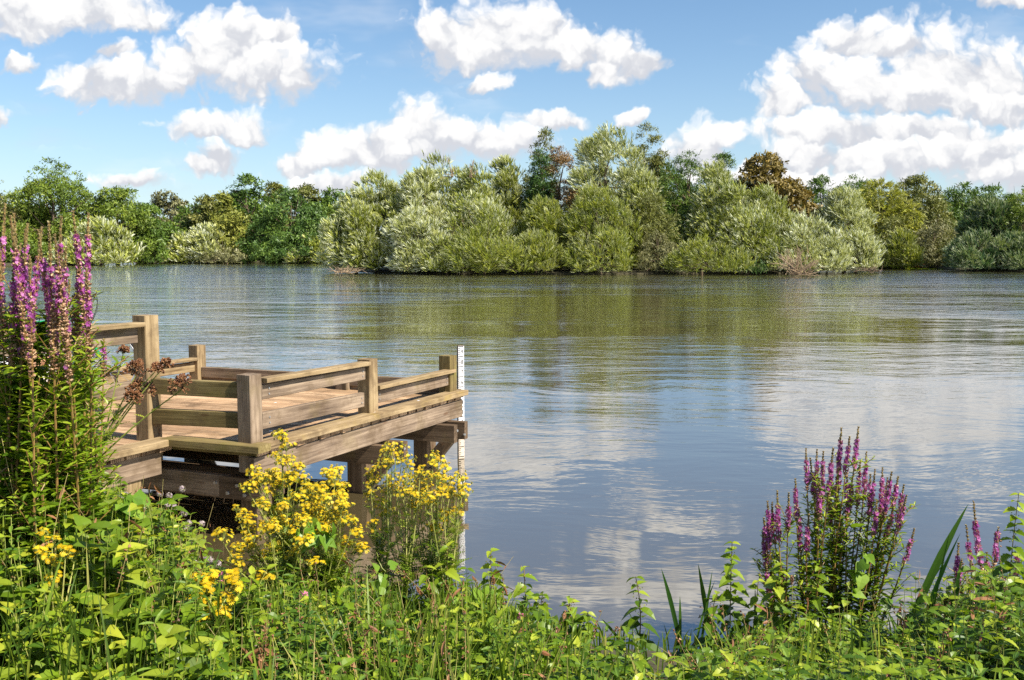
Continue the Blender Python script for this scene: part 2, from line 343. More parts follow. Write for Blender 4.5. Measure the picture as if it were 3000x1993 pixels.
# ------------------------------------------------------------------ water, lake bed, land
def water_mat():
    m, t = mat('lake_water')
    o = t.n('ShaderNodeTexCoord').outputs['Object']
    warp = t.v('ADD', o, t.v('MULTIPLY', t.v('SUBTRACT', t.noise(o, 0.35, 2, 0.5, col=True), (0.5, 0.5, 0.5)), (1.6, 1.6, 0)))
    st = t.v('MULTIPLY', warp, (0.42, 1.0, 1.0))
    rip = t.noise(st, 5.5, 3, 0.55)
    mid = t.noise(st, 1.7, 2, 0.5)
    swell = t.noise(t.v('MULTIPLY', warp, (0.5, 1.0, 1.0)), 0.55, 1, 0.5)
    patch = t.mr(t.noise(t.v('MULTIPLY', o, (0.35, 1.0, 1.0)), 0.085, 3, 0.55), 0.36, 0.62, 0.2, 1.45)
    y = t.n('ShaderNodeSeparateXYZ', ins={0: o}).outputs[1]
    far = t.mr(y, 6.0, 20.0, 0.42, 1.05)
    # wind: a lee area of calm water in front of the island, ruffled elsewhere
    lee = t.v('LENGTH', t.v('MULTIPLY', t.v('SUBTRACT', warp, (4.5, 20.0, 0.0)), (1 / 11.0, 1 / 30.0, 0.0)))
    ruf = t.m('MULTIPLY', t.mr(lee, 0.65, 1.25), t.mr(y, 9.0, 17.0))
    amp = t.m('ADD', t.m('MULTIPLY', patch, far), t.m('ADD', t.m('MULTIPLY', ruf, t.m('ADD', 1.4, t.m('MULTIPLY', patch, 1.5))), t.mr(y, 42.0, 75.0, 0.0, 2.8)))
    h = t.m('ADD', t.m('ADD', t.m('MULTIPLY', rip, 0.0065), t.m('MULTIPLY', mid, 0.014)), t.m('MULTIPLY', swell, 0.018))
    nrm = t.n('ShaderNodeBump', ins={'Strength': 1.0, 'Distance': 1.0, 'Height': t.m('MULTIPLY', h, amp)}).outputs[0]
    col = t.mix(t.noise(o, 0.25, 3, 0.5), (0.060, 0.046, 0.021, 1), (0.082, 0.064, 0.030, 1))
    df = t.n('ShaderNodeBsdfDiffuse', ins={0: col, 'Normal': nrm}).outputs[0]
    gl = t.n('ShaderNodeBsdfGlossy', ins={0: (0.96, 0.98, 1.0, 1), 'Roughness': 0.03, 'Normal': nrm}).outputs[0]
    fr = t.n('ShaderNodeFresnel', ins={0: 1.38}).outputs[0]
    pr = t.n('ShaderNodeMixShader', ins={0: t.m('ADD', t.m('MULTIPLY', fr, 0.70), 0.30, clamp=True), 1: df, 2: gl}).outputs[0]
    t.n('ShaderNodeOutputMaterial', ins={0: pr}); return m
def sheet(name, xs, ys, fn, m, kind='structure'):
    mb = MB(); X, Y = np.meshgrid(xs, ys); Z = fn(X, Y)
    nx = len(xs); i = np.arange(len(ys) - 1)[:, None] * nx + np.arange(nx - 1)[None]
    F = np.stack([i, i + 1, i + nx + 1, i + nx], -1).reshape(-1, 4)
    mb.add(np.stack([X, Y, Z], -1).reshape(-1, 3), F)
    return tag(mb.build(name, m, smooth=True), kind=kind)
sheet('lake_water', np.array([-600., -60, 0, 60, 600]), np.array([-4., 10, 60, 200, 420]), lambda X, Y: X * 0, water_mat())
SH = np.array([(-40, 14), (-8, 9.5), (-4.2, 7.6), (-2.9, 6.3), (-1.6, 5.55), (-.6, 5.05), (.4, 4.75), (1.4, 4.65), (2.4, 4.75), (3.3, 5.0), (4.6, 5.6), (8, 6.6), (40, 12)], float)
def shore(x): return np.interp(x, SH[:, 0], SH[:, 1])
def bank_z(x, y):
    d = shore(x) - y                       # metres inland
    up = 0.30 * np.clip(d / 0.7, 0, 1) + 0.10 * np.clip(d - 0.7, 0, 3)
    left = 0.28 * np.clip((-x - 0.5) / 1.6, 0, 1) * np.clip(d / 1.6, 0, 1)
    return np.where(d > 0, up + left, -0.45 * np.clip(-d / 1.2, 0, 1)) + 0.03 * np.sin(3.1 * x + 1.7 * y) * np.clip(d, 0, 1)
def soil_mat():
    m, t = mat('bank_soil'); o = t.n('ShaderNodeTexCoord').outputs['Object']
    c = t.ramp(t.noise(o, 6, 5, 0.6), [(0.3, (0.025, 0.022, 0.010)), (0.6, (0.06, 0.05, 0.022)), (0.8, (0.05, 0.07, 0.015))])
    pr = t.n('ShaderNodeBsdfPrincipled', ins={'Base Color': c, 'Roughness': 0.95}).outputs[0]
    t.n('ShaderNodeOutputMaterial', ins={0: pr}); return m
SOIL = soil_mat()
sheet('bank', np.concatenate([[-40, -20], np.arange(-10, 10, .2), [20, 40]]), np.concatenate([[-30, -10], np.arange(-3, 12, .15), [16]]), bank_z, SOIL)

FS = np.array([(-700, 784), (-400, 782), (0, 779), (240, 778), (330, 768), (500, 766), (700, 770), (1000, 771), (1500, 768), (2300, 774), (2560, 784), (2700, 786), (2810, 793), (3000, 797), (3600, 806), (5000, 830)], float)
fsw = np.array([at(a, b)[:2] for a, b in FS])
def land(name, front, back, h=0.35):
    """front/back outlines (n,2) -> a low bank that rises out of the water"""
    f = np.asarray(front); b = np.asarray(back); n = len(f); mb = MB()
    rows = [np.c_[f, np.full(n, -0.6)], np.c_[f + 0.25 * norm(b - f), np.full(n, 0.12)], np.c_[f + 1.5 * norm(b - f), np.full(n, h)], np.c_[b, np.full(n, h)], ]
    V = np.concatenate(rows); i = (np.arange(3)[:, None] * n + np.arange(n - 1)[None])
    mb.add(V, np.stack([i, i + 1, i + n + 1, i + n], -1).reshape(-1, 4)); return tag(mb.build(name, SOIL), kind='structure')
land('far_bank', fsw, fsw * 1.0 + norm(fsw) * 3000)
ISL = np.array([(965, 790), (1010, 797), (1100, 802), (1300, 806), (1700, 807), (2000, 806), (2300, 805), (2440, 797), (2530, 789)], float)
isf = np.array([at(a, b)[:2] for a, b in ISL]) + np.array([0, 2.5]); isb = isf + np.array([0, 1.0]) * np.array([8, 18, 26, 30, 32, 32, 30, 22, 10])[:, None]
land('island', isf, isb, 0.3)

# ------------------------------------------------------------------ trees
WIND = np.array([-0.42, 0.0, 0.0])
def branch_tree(mb, base, top, r0, n, spread, r, mi=0, up=0.5):
    """tapered trunk with limbs that reach into the crown"""
    H = top[2] - base[2]
    k = 7; tt = np.linspace(0, 1, k)[:, None]
    P = base + (top - base) * tt + np.c_[r.normal(0, .03 * H, (k, 2)), np.zeros(k)] * tt
    tube(mb, P, r0 * (1 - 0.85 * tt[:, 0]), 6, mi=mi)
    for _ in range(n):
        t0 = r.uniform(.12, .8); p0 = base + (top - base) * t0
        d = rdir(1, up, r)[0]; L = spread * r.uniform(.6, 1.1) * (1.1 - .5 * t0)
        q = np.linspace(0, 1, 5)[:, None]
        Q = p0 + d * q * L + np.array([0, 0, 0.25 * L]) * q ** 2 + r.normal(0, .03 * L, (5, 3)) * q
        tube(mb, Q, r0 * .45 * (1 - .85 * q[:, 0]) * (1 - .5 * t0), 4, mi=mi)
STY = {  # leaf length, width, lobe radius factor, tufts per m2 of lobe, leaves per tuft, shoot length
 'oak':    dict(kind='tuft', m='oak'), 'oakdark': dict(kind='tuft', m='oakdark'), 'maple': dict(kind='tuft', m='maple'),
 'yellow': dict(kind='tuft', m='yellow'), 'olive': dict(kind='tuft', m='olive'), 'grey': dict(kind='tuft', m='grey'),
 'chestnut': dict(kind='tuft', m='chestnut'), 'ivy': dict(kind='tuft', m='ivy'), 'dying': dict(kind='tuft', m='dying'),
 'birch': dict(kind='tuft', m='olive'), 'willow': dict(kind='shoot', m='willow'), 'willow_pale': dict(kind='shoot', m='willow_pale'),
 'willow_green': dict(kind='shoot', m='willow_green'), 'weeping': dict(kind='shoot', m='weeping'), 'teal': dict(kind='shoot', m='teal')}
def make_tree(px, ptop, hwpx, Y, sty, label, cat, group, seed, low=0.06, dens=1.0, shape=1.0, lean=0.0, name=None, topw=0.55, lobes=None, dep=0.85):
    r = np.random.default_rng(seed + 100)
    S = STY[sty]; X = (px - 1500) / FPX * Y; top = atY(px, ptop, Y)[2]; hw = hwpx / FPX * Y
    zb = 0.25; H = top - zb; sc_px = Y / 83.0            # metres per picture detail
    nm = name or ('willow_tree' if S['kind'] == 'shoot' else 'broadleaf_tree')
    root = empty(nm, (X, Y, zb), label, cat, group)
    base = np.array([X, Y, zb])
    hw *= 1.22; lr0 = max(0.235 * hw, 0.6 * sc_px)
    n_l = lobes or int(np.clip(3.0 * (hw * H * 1.3) / (lr0 ** 2), 24, 150))
    # the crown is several limb masses of uneven height, each a bunch of lobes
    K = int(np.clip(round(2.2 + hw * 1.1 / sc_px), 3, 7)); subs = [(lean * hw, 0.0, H, .78 * hw)]
    for k in range(K):
        sx = (-1 + 2 * (k + .5) / K + r.uniform(-.15, .15)) * .72; ht = H * (1 - .40 * abs(sx) ** 1.3) * r.uniform(.74, 1.0)
        subs.append((sx * hw + lean * hw * ht / H, r.uniform(-.6, .6) * hw * dep, ht, hw * r.uniform(.34, .52)))
    for k in range(K):
        sx = r.uniform(-.8, .8); subs.append((sx * hw, r.uniform(-.9, -.1) * hw * dep * .8, H * r.uniform(.25, .55), hw * r.uniform(.3, .45)))
    C = []
    wts = np.array([q[3] ** 2 * (q[2]) for q in subs]); wts /= wts.sum()
    while len(C) < n_l:
        sx, sy, ht, sr_ = subs[r.choice(len(subs), p=wts)]
        h = r.uniform(low, 1) ** .85; prof = math.sqrt(max(.05, 1 - ((h - .35) / .68) ** 3)) if h > .35 else .80 + .2 * h / .35
        a = r.uniform(0, 6.283); rr = math.sqrt(r.uniform(.25, 1)) * prof * max(.1, sr_ - lr0 * .55)
        C.append([sx * (.55 + .45 * h) + math.cos(a) * rr, sy + math.sin(a) * rr, h * ht - lr0 * .85 * h])
    C = np.array(C); C[0] = [lean * hw, 0, H - lr0 * .8]
    LR = lr0 * r.uniform(.5, 1.2, n_l)
    mid = np.array([0, 0, .45 * H])
    mb = MB()
    if S['kind'] == 'tuft':
        tr = 0.34 * sc_px ** .85; per = int(dens * 3.8 * (lr0 / tr) ** 2 * 1.05); per = int(np.clip(per, 14, 170))
        li = np.repeat(np.arange(n_l), per); out = norm(C[li] - mid)
        d = norm(rdir(len(li), .15, r) + out * .75)
        tp = C[li] + d * (LR[li] * np.where(r.random(len(li)) < .12, r.uniform(1.05, 1.4, len(li)), r.uniform(.75, 1.05, len(li))))[:, None] * np.array([1, 1, .8])
        lt = r.uniform(0, 1, n_l)[li] * .35 + r.uniform(0, 1, len(li)) * .35
        k = 7; q = np.repeat(np.arange(len(tp)), k)
        lp = tp[q] + rdir(len(q), 0, r) * (tr * r.uniform(.1, 1, len(q)))[:, None] * np.array([1.1, 1.1, .7])
        nrm_ = norm(rdir(len(q), .2, r) * .45 + rdir(len(tp), .3, r)[q] * .65 + d[q] * 1.1); ax = rdir(len(q), -.1, r)
        sz = (0.165 if sty != 'chestnut' else .26) * sc_px * r.uniform(.6, 1.35, len(q))
        kp = lp[:, 2] > r.uniform(-.05, .4, len(lp)); tn = np.clip(lt[q] + r.uniform(0, .3, len(q)), 0, 1)
        mb.inst(QUAD, (base + lp)[kp], ax[kp], nrm_[kp], sz[kp] * 1.25, tn[kp], xs=sz[kp] * .95)
    else:
        sl = (0.62 if sty != 'weeping' else .8) * sc_px ** .8
        per = int(np.clip(dens * 6.5 * (lr0 / sl) ** 2 * 2.0, 30, 280))
        li = np.repeat(np.arange(n_l), per); out = norm(C[li] - mid)
        d = norm(rdir(len(li), .1, r) + out * .7)
        tp = C[li] + d * (LR[li] * np.where(r.random(len(li)) < .12, r.uniform(.9, 1.2, len(li)), r.uniform(.55, .9, len(li))))[:, None]
        gd = norm(d * .75 + np.array([0, 0, .75 if sty != 'weeping' else .15]) + WIND * (1 if sty != 'weeping' else .6) + r.normal(0, .16, (len(li), 3)))
        lt = r.uniform(0, 1, n_l)[li] * .3 + r.uniform(0, 1, len(li)) * .35
        k = 8; q = np.repeat(np.arange(len(tp)), k); u = np.tile(np.linspace(0, 1, k), len(tp))
        bend = np.array([0.12, 0, -.25]) if sty != 'weeping' else np.array([0, 0, -1.0])
        lp = tp[q] + gd[q] * (u * sl * .8)[:, None] + bend * (u ** 2 * sl * .5)[:, None]
        side = rdir(len(q), 0, r)
        ax = norm(gd[q] * 1.0 + side * .38 + bend * .4)
        nrm_ = norm(rdir(len(q), .2, r) * .4 + rdir(len(tp), .1, r)[q] * .9 + d[q] * .75)
        sz = 0.36 * sc_px ** .9 * r.uniform(.65, 1.25, len(q))
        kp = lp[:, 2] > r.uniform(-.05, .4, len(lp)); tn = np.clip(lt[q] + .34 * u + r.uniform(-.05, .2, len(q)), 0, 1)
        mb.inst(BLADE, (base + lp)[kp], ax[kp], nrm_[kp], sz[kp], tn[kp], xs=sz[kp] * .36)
    mb.build('crown', M[S['m']], root)
    tb = MB(); branch_tree(tb, base - [0, 0, .25], base + [lean * hw, 0, H * .82], max(.12, .028 * H), 12, hw * .95, r)
    for _ in range(9):          # bare twigs that trail to the water
        a = r.uniform(0, 6.28); q0 = base + np.array([0, 0, r.uniform(.2, .9)]); q1 = base + np.array([math.cos(a) * hw * r.uniform(.4, .95), math.sin(a) * hw * .9, r.uniform(-.1, .5)])
        tube(tb, curve(q0, q1, [0, 0, r.uniform(.1, .7)], 6), np.linspace(.05, .012, 6) * sc_px, 4)
    tb.build('trunk', M['bark'], root)
    return root

GI, GL, GR = 'trees on the island', 'trees along the far left bank', 'trees on the far right bank'
TREES = [
 # px, top, half width, distance, style, label, category, group, options
 (160, 458, 105, 150, 'oak', 'tallest oak on the far left bank, its sparse top standing clear against the sky', 'oak tree', GL, dict(dens=.45)),
 (165, 528, 150, 147, 'oak', 'broad yellowish green tree spreading low under the tall sparse oak top', 'tree', GL, dict(topw=.7)),
 (-40, 515, 110, 148, 'olive', 'tree cut off by the left edge of the photo, behind the tall loosestrife', 'tree', GL, {}),
 (350, 545, 95, 152, 'oak', 'light green tree just right of the tall sparse oak, behind the silver bush', 'tree', GL, {}),
 (430, 590, 85, 158, 'oakdark', 'round mid green tree above the dull round bushes at the water', 'tree', GL, {}),
 (505, 565, 75, 196, 'grey', 'distant greyish brown tree in the dip of the left treeline', 'tree', GL, {}),
 (575, 600, 75, 176, 'oakdark', 'dark green tree beside the distant greyish brown tree', 'tree', GL, {}),
 (610, 572, 50, 172, 'olive', 'tree with ochre green crown just left of the pale yellow tree', 'tree', GL, {}),
 (662, 566, 38, 168, 'yellow', 'slim pale yellow tree leaning against the tall dark oak', 'tree', GL, dict(dens=.7)),
 (735, 508, 78, 174, 'oakdark', 'tall domed oak with open dark crown midway along the left bank', 'oak tree', GL, dict(dens=.8)),
 (690, 618, 55, 162, 'yellow', 'small yellow green tree in front of the tall domed oak', 'tree', GL, dict(dens=.8)),
 (810, 535, 50, 180, 'olive', 'ochre topped tree right behind the tall domed oak', 'tree', GL, {}),
 (860, 552, 105, 160, 'maple', 'big dark green maple reaching down to the water left of the island', 'tree', GL, dict(topw=.8)),
 (780, 640, 60, 158, 'maple', 'lower deep green maple between the yellow green tree and the big maple', 'tree', GL, {}),
 (905, 542, 60, 182, 'olive', 'brownish treetop rising just behind the big dark maple', 'tree', GL, {}),
 (985, 550, 65, 178, 'oakdark', 'dark tree behind the tip of the island, right of the big maple', 'tree', GL, {}),
 (500, 655, 100, 170, 'oak', 'low leafy tree filling the gap under the greyish brown tree', 'tree', GL, {}),
 (300, 650, 88, 138, 'willow', 'silvery white willow bush at the water beside the loosestrife spikes', 'willow', GL, dict(topw=.6)),
 (235, 715, 70, 137, 'willow', 'low pale willow bush hanging over the water under the silvery bush', 'willow', GL, {}),
 (440, 672, 68, 160, 'grey', 'dull beige round bush right of the silvery white willow', 'bush', GL, {}),
 (545, 692, 48, 160, 'willow', 'small round silver willow between the beige bush and the slanting willow', 'willow', GL, {}),
 (622, 668, 60, 160, 'willow_pale', 'slanting silver willow with a long sloping right side on the left bank', 'willow', GL, dict(lean=-.25)),
 (668, 724, 60, 155, 'grey', 'straw coloured low bush at the foot of the slanting silver willow', 'bush', GL, {}),
 (905, 705, 58, 157, 'willow', 'round silver shrub at the water in front of the big dark maple', 'willow', GL, {}),
 (985, 715, 45, 150, 'olive', 'twiggy low shrub between the left bank and the island tip', 'bush', GL, {}),
 # island, back to front
 (1480, 470, 62, 97, 'willow', 'thin grey green willow with sky showing through, left of the ivy clad tree', 'willow', GI, dict(dens=.45)),
 (1592, 380, 48, 97, 'birch', 'narrow birch top above the ivy clad tree, against the sky', 'tree', GI, dict(dens=.6)),
 (1640, 425, 62, 95, 'dying', 'reddish brown half dead tree in the middle of the island', 'tree', GI, dict(dens=.6)),
 (1580, 430, 42, 92, 'ivy', 'dark column of ivy on a dead trunk amid reddish twigs', 'tree', GI, dict(topw=.9)),
 (1690, 545, 55, 90, 'dying', 'low reddish twiggy tree below the half dead tree', 'tree', GI, dict(dens=.5)),
 (1885, 358, 62, 98, 'birch', 'thin airy birch that is the highest treetop of the island', 'tree', GI, dict(dens=.55)),
 (1930, 440, 60, 98, 'birch', 'wispy olive tree just right of the highest birch', 'tree', GI, dict(dens=.6)),
 (2010, 445, 110, 93, 'oakdark', 'dark oak with upright spiky tips in the right half of the island', 'oak tree', GI, {}),
 (2110, 445, 50, 98, 'oakdark', 'second spiky topped oak touching the rusty chestnut', 'oak tree', GI, {}),
 (2225, 450, 88, 92, 'chestnut', 'rusty brown horse chestnut with rounded top on the island', 'chestnut tree', GI, dict(topw=.9)),
 (2300, 530, 90, 91, 'chestnut', 'lower rusty shoulder of chestnut reaching right towards the silver willow', 'chestnut tree', GI, {}),
 (1310, 462, 115, 90, 'willow', 'tall back willow at the left end of the island', 'willow', GI, dict(lean=-.1)),
 (1400, 500, 85, 89, 'willow', 'willow leaning on the right shoulder of the tall back willow', 'willow', GI, {}),
 (1105, 515, 95, 86, 'willow', 'leftmost tall willow of the island, over the lone dark hollow', 'willow', GI, {}),
 (1045, 600, 80, 84, 'willow', 'lowest leftmost willow of the island trailing over the water', 'willow', GI, {}),
 (1255, 508, 88, 85, 'willow_pale', 'pale pointed willow second from the left end of the island', 'willow', GI, dict(lean=-.15)),
 (1780, 385, 128, 91, 'willow_pale', 'highest silvery willow in the centre of the island', 'willow', GI, dict(topw=.7)),
 (1880, 520, 75, 88, 'willow', 'silver edged willow under the airy birch', 'willow', GI, {}),
 (1215, 620, 82, 81, 'willow_pale', 'low bright willow at the water near the left end of the island', 'willow', GI, {}),
 (1390, 575, 110, 83, 'willow', 'broad sloping willow left of the island centre', 'willow', GI, {}),
 (1590, 590, 85, 84, 'willow_green', 'olive willow directly in front of the ivy clad tree', 'willow', GI, {}),
 (1745, 560, 105, 83, 'willow_green', 'large olive green willow below the highest silvery willow', 'willow', GI, {}),
 (1420, 665, 130, 79.5, 'willow_green', 'wide low green willow along the water left of centre', 'willow', GI, {}),
 (1310, 700, 90, 79.8, 'willow', 'low willow between the bright willow and the wide green one', 'willow', GI, {}),
 (1570, 690, 70, 79.6, 'willow_green', 'small green willow at the water below the ivy clad tree', 'willow', GI, {}),
 (1760, 680, 95, 79, 'willow_green', 'yellow green rounded willow at the water in the island centre', 'willow', GI, {}),
 (1905, 560, 62, 84, 'olive', 'dull thin leaved tree with bare stems right of the centre', 'tree', GI, dict(dens=.7)),
 (1925, 680, 60, 81, 'grey', 'grey green scrub at the water left of the round bush', 'bush', GI, {}),
 (2000, 600, 85, 87, 'ivy', 'deep dark tree in the hollow behind the round front bush', 'tree', GI, {}),
 (2120, 490, 95, 86, 'willow', 'tall slanting willow just left of the rusty chestnut', 'willow', GI, dict(lean=-.15)),
 (2235, 560, 80, 86, 'willow', 'silver willow in front of the rusty chestnut', 'willow', GI, {}),
 (2200, 620, 130, 82.5, 'willow', 'broad willow spreading below the chestnut', 'willow', GI, {}),
 (2350, 640, 105, 81.5, 'willow_pale', 'bright silver willow sloping down to the right of the chestnut', 'willow', GI, {}),
 (2470, 568, 80, 88, 'willow_pale', 'tall round silver willow at the right end of the island', 'willow', GI, {}),
 (2505, 690, 55, 84, 'willow_pale', 'last low silver willow at the right tip of the island', 'willow', GI, {}),
 (2055, 708, 100, 79, 'willow_green', 'round light green bush standing forward at the water right of centre', 'willow', GI, {}),
 (2190, 740, 60, 79.5, 'ivy', 'low dark bush between the round bush and the bare brushwood', 'bush', GI, {}),
 (2420, 715, 55, 81, 'willow_pale', 'low silver willow behind the bare brushwood', 'willow', GI, {}),
 # right bank
 (2395, 512, 65, 132, 'oakdark', 'dark oak showing just right of the rusty chestnut', 'oak tree', GR, {}),
 (2490, 516, 80, 132, 'oakdark', 'flat topped dark oak above the tall round silver willow', 'oak tree', GR, {}),
 (2665, 508, 92, 136, 'olive', 'broad domed olive oak, highest on the right bank', 'oak tree', GR, {}),
 (2810, 528, 95, 140, 'oakdark', 'dark green wood edge tree right of the domed olive oak', 'tree', GR, {}),
 (2900, 545, 90, 150, 'oakdark', 'distant dark tree low on the skyline near the right edge', 'tree', GR, {}),
 (3010, 530, 70, 128, 'oak', 'treetop rising at the right edge of the photo', 'tree', GR, {}),
 (2575, 535, 82, 120, 'weeping', 'bright yellow green weeping willow on the right bank', 'willow', GR, {}),
 (2610, 630, 65, 116, 'olive', 'olive bush under the bright weeping willow', 'bush', GR, {}),
 (2705, 570, 80, 124, 'olive', 'mid height olive tree under the broad domed oak', 'tree', GR, {}),
 (2725, 645, 82, 113, 'grey', 'grey green rounded willow in the middle of the right bank', 'willow', GR, {}),
 (2640, 690, 48, 109, 'willow_green', 'small fresh green willow at the water by the lily pads', 'willow', GR, {}),
 (2560, 700, 40, 110, 'olive', 'shaded small bush beside the right tip of the island', 'bush', GR, {}),
 (2790, 700, 50, 110, 'olive', 'low olive bush behind the lily pads', 'bush', GR, {}),
 (2990, 565, 105, 103, 'oak', 'large bright green oak at the right edge of the photo', 'oak tree', GR, {}),
 (2885, 585, 75, 104, 'teal', 'soft green willow beside the large oak at the right edge', 'willow', GR, {}),
 (2860, 690, 80, 98, 'teal', 'low blue green willow over the water near the right edge', 'willow', GR, {}),
 (2975, 695, 75, 97, 'teal', 'low blue green willow cut off by the right edge', 'willow', GR, {}),
]
TREES += [
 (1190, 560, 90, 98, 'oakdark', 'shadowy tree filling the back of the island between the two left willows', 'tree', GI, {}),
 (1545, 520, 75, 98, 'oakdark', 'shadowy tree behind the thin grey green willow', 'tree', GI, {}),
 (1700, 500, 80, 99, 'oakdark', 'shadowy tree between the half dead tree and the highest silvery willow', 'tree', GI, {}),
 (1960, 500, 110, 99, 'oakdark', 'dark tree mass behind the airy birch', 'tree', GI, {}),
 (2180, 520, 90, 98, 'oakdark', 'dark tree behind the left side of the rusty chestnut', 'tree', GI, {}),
 (80, 590, 110, 160, 'olive', 'olive tree low behind the loosestrife tips, left of the yellowish green tree', 'tree', GL, {}),
 (700, 570, 110, 186, 'oakdark', 'dark wood edge tree behind the tall domed oak', 'tree', GL, {}),
 (1010, 590, 90, 170, 'oak', 'green tree filling the gap behind the island tip', 'tree', GL, {}),
 (2750, 590, 90, 130, 'oakdark', 'dark tree in the hollow between the olive oak and the right edge trees', 'tree', GR, {}),
]
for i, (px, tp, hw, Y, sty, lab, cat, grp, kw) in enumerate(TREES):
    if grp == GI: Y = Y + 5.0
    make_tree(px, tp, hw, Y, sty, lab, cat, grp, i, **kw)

# ------------------------------------------------------------------ jetty
DZ = 0.65
A0 = np.array([-1.82, 6.60, DZ]); U = norm(np.array([0.442, 0.897, 0.0])); Wd = norm(np.array([-0.932, 0.362, 0.0])); Z3 = np.array([0, 0, 1.0])
def D(a, b, z=0.0): return A0 + a * U + b * Wd + np.array([0, 0, z])
jet = empty('jetty', D(0, 0, -DZ), 'low weathered timber jetty with stepped rails, standing in the lake on posts', 'jetty')
LA = 2.96; LB = 3.15; BK = 0.74
# decking: grooved boards laid across, ends showing under the kerb
mb = MB(); a = 0.07
while a < LA:
    j = rng.normal(0, .006)
    beam(mb, D(a, -0.035 + j, -.0175 + rng.normal(0, .0012)), D(a, LB + .03, -.0175), .128, .035, tint=rng.random()); a += .140
a = -0.07
while a > -4.2:
    beam(mb, D(a, BK - .035 + rng.normal(0, .006), -.0175), D(a, LB + .03, -.0175), .128, .035, tint=rng.random()); a -= .140
mb.build('decking', M['w_deck'], jet)
def part(name, m, *beams, up=Z3):
    mb = MB()
    for (p0, p1, wd, ht) in beams: beam(mb, p0, p1, wd, ht)
    return mb.build(name, m, jet)
# kerbs
part('kerb', M['w_lichen'], (D(.06, -.005, .026), D(LA + .03, -.005, .026), .15, .05))
part('kerb', M['w_olive'], (D(.005, -.10, .028), D(-.005, BK + .0, .028), .15, .052))
part('kerb', M['w_olive'], (D(.03, -.03, -.018), D(.03, BK - .02, -.018), .06, .034))
part('kerb', M['w_tan'], (D(-.02, BK - .01, .026), D(-4.2, BK - .01, .026), .15, .05))
part('kerb', M['w_rail'], (D(LA + .0, .08, .022), D(LA + .0, LB, .022), .12, .042))
# fascia boards
part('fascia', M['w_rail'], (D(-.02, -.005, -.125), D(LA + .0, -.005, -.125), .05, .17))
part('fascia', M['w_rail'], (D(-.07, BK + .02, -.125), D(-4.2, BK + .02, -.125), .05, .17))
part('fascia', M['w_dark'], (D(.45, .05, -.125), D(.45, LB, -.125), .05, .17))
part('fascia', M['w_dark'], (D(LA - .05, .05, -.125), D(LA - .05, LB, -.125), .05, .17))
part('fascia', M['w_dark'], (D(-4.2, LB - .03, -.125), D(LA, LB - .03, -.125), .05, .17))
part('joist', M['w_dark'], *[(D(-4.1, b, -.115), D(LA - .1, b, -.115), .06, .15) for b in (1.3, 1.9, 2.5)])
# posts
def post(a, b, h, m, s=.125, below=.16):
    mb = MB(); beam(mb, D(a, b, -below), D(a, b, h), s, s, up=U, ch=.006)
    return mb.build('post', m, jet)
post(.075, .075, .535, M['w_rail'], .125)
post(1.50, .06, .50, M['w_tan'])
post(LA - .10, .07, .395, M['w_olive'], .13)
post(.08, .985, .93, M['w_tan'], .132)
post(LA - .06, LB - .06, .385, M['w_tan'], .13)
post(.95, LB - .06, .40, M['w_tan'])
post(-.95, LB - .06, .62, M['w_tan'])
post(-1.75, .93, .93, M['w_tan'], .15)
post(-3.6, .93, .93, M['w_tan'], .15)
post(LA - .06, 1.25, .13, M['w_rail'], .14)
# rails along the near right side
part('cap_rail', M['w_tan'], (D(.15, .03, .483), D(1.435, .03, .470), .10, .034))
part('rail', M['w_rail'], (D(.15, .05, .398), D(1.42, .05, .388), .045, .105))
part('rail', M['w_rail'], (D(.15, .05, .190), D(1.40, .05, .170), .045, .12))
part('cap_rail', M['w_tan'], (D(1.565, .03, .250), D(LA - .10, .03, .250), .10, .034))
part('rail', M['w_rail'], (D(1.565, .05, .165), D(LA - .14, .05, .165), .045, .105))
# rails of the short near side
part('rail', M['w_olive'], (D(.06, .15, .420), D(.065, .915, .410), .05, .115))
part('rail', M['w_olive'], (D(.06, .15, .205), D(.065, .915, .185), .05, .115))
# walkway rails
part('cap_rail', M['w_tan'], (D(0.0, .955, .868), D(-1.68, .955, .868), .11, .034))
part('rail', M['w_rail'], (D(-.02, .985, .790), D(-1.68, .985, .790), .05, .115))
part('rail', M['w_rail'], (D(-.02, .985, .400), D(-1.68, .985, .400), .05, .12))
part('cap_rail', M['w_tan'], (D(-1.82, .90, .868), D(-3.5, .90, .868), .11, .034))
part('rail', M['w_rail'], (D(-1.82, .93, .790), D(-3.5, .93, .790), .05, .115))
part('rail', M['w_rail'], (D(-1.82, .93, .400), D(-3.5, .93, .400), .05, .12))
# far side and back rails
part('cap_rail', M['w_tan'], (D(LA - .12, LB - .08, .24), D(1.02, LB - .08, .25), .10, .034))
part('rail', M['w_tan'], (D(LA - .12, LB - .06, .155), D(1.02, LB - .06, .165), .045, .105))
part('cap_rail', M['w_tan'], (D(.88, LB - .08, .27), D(-.88, LB - .08, .29), .10, .034))
part('rail', M['w_tan'], (D(.88, LB - .06, .185), D(-.88, LB - .06, .205), .045, .105))
part('rail', M['w_rail'], (D(LA - .06, LB - .13, .095), D(LA - .06, 1.33, .095), .05, .11))
part('rail', M['w_rail'], (D(LA - .06, 1.18, .095), D(LA - .06, .14, .095), .05, .11))
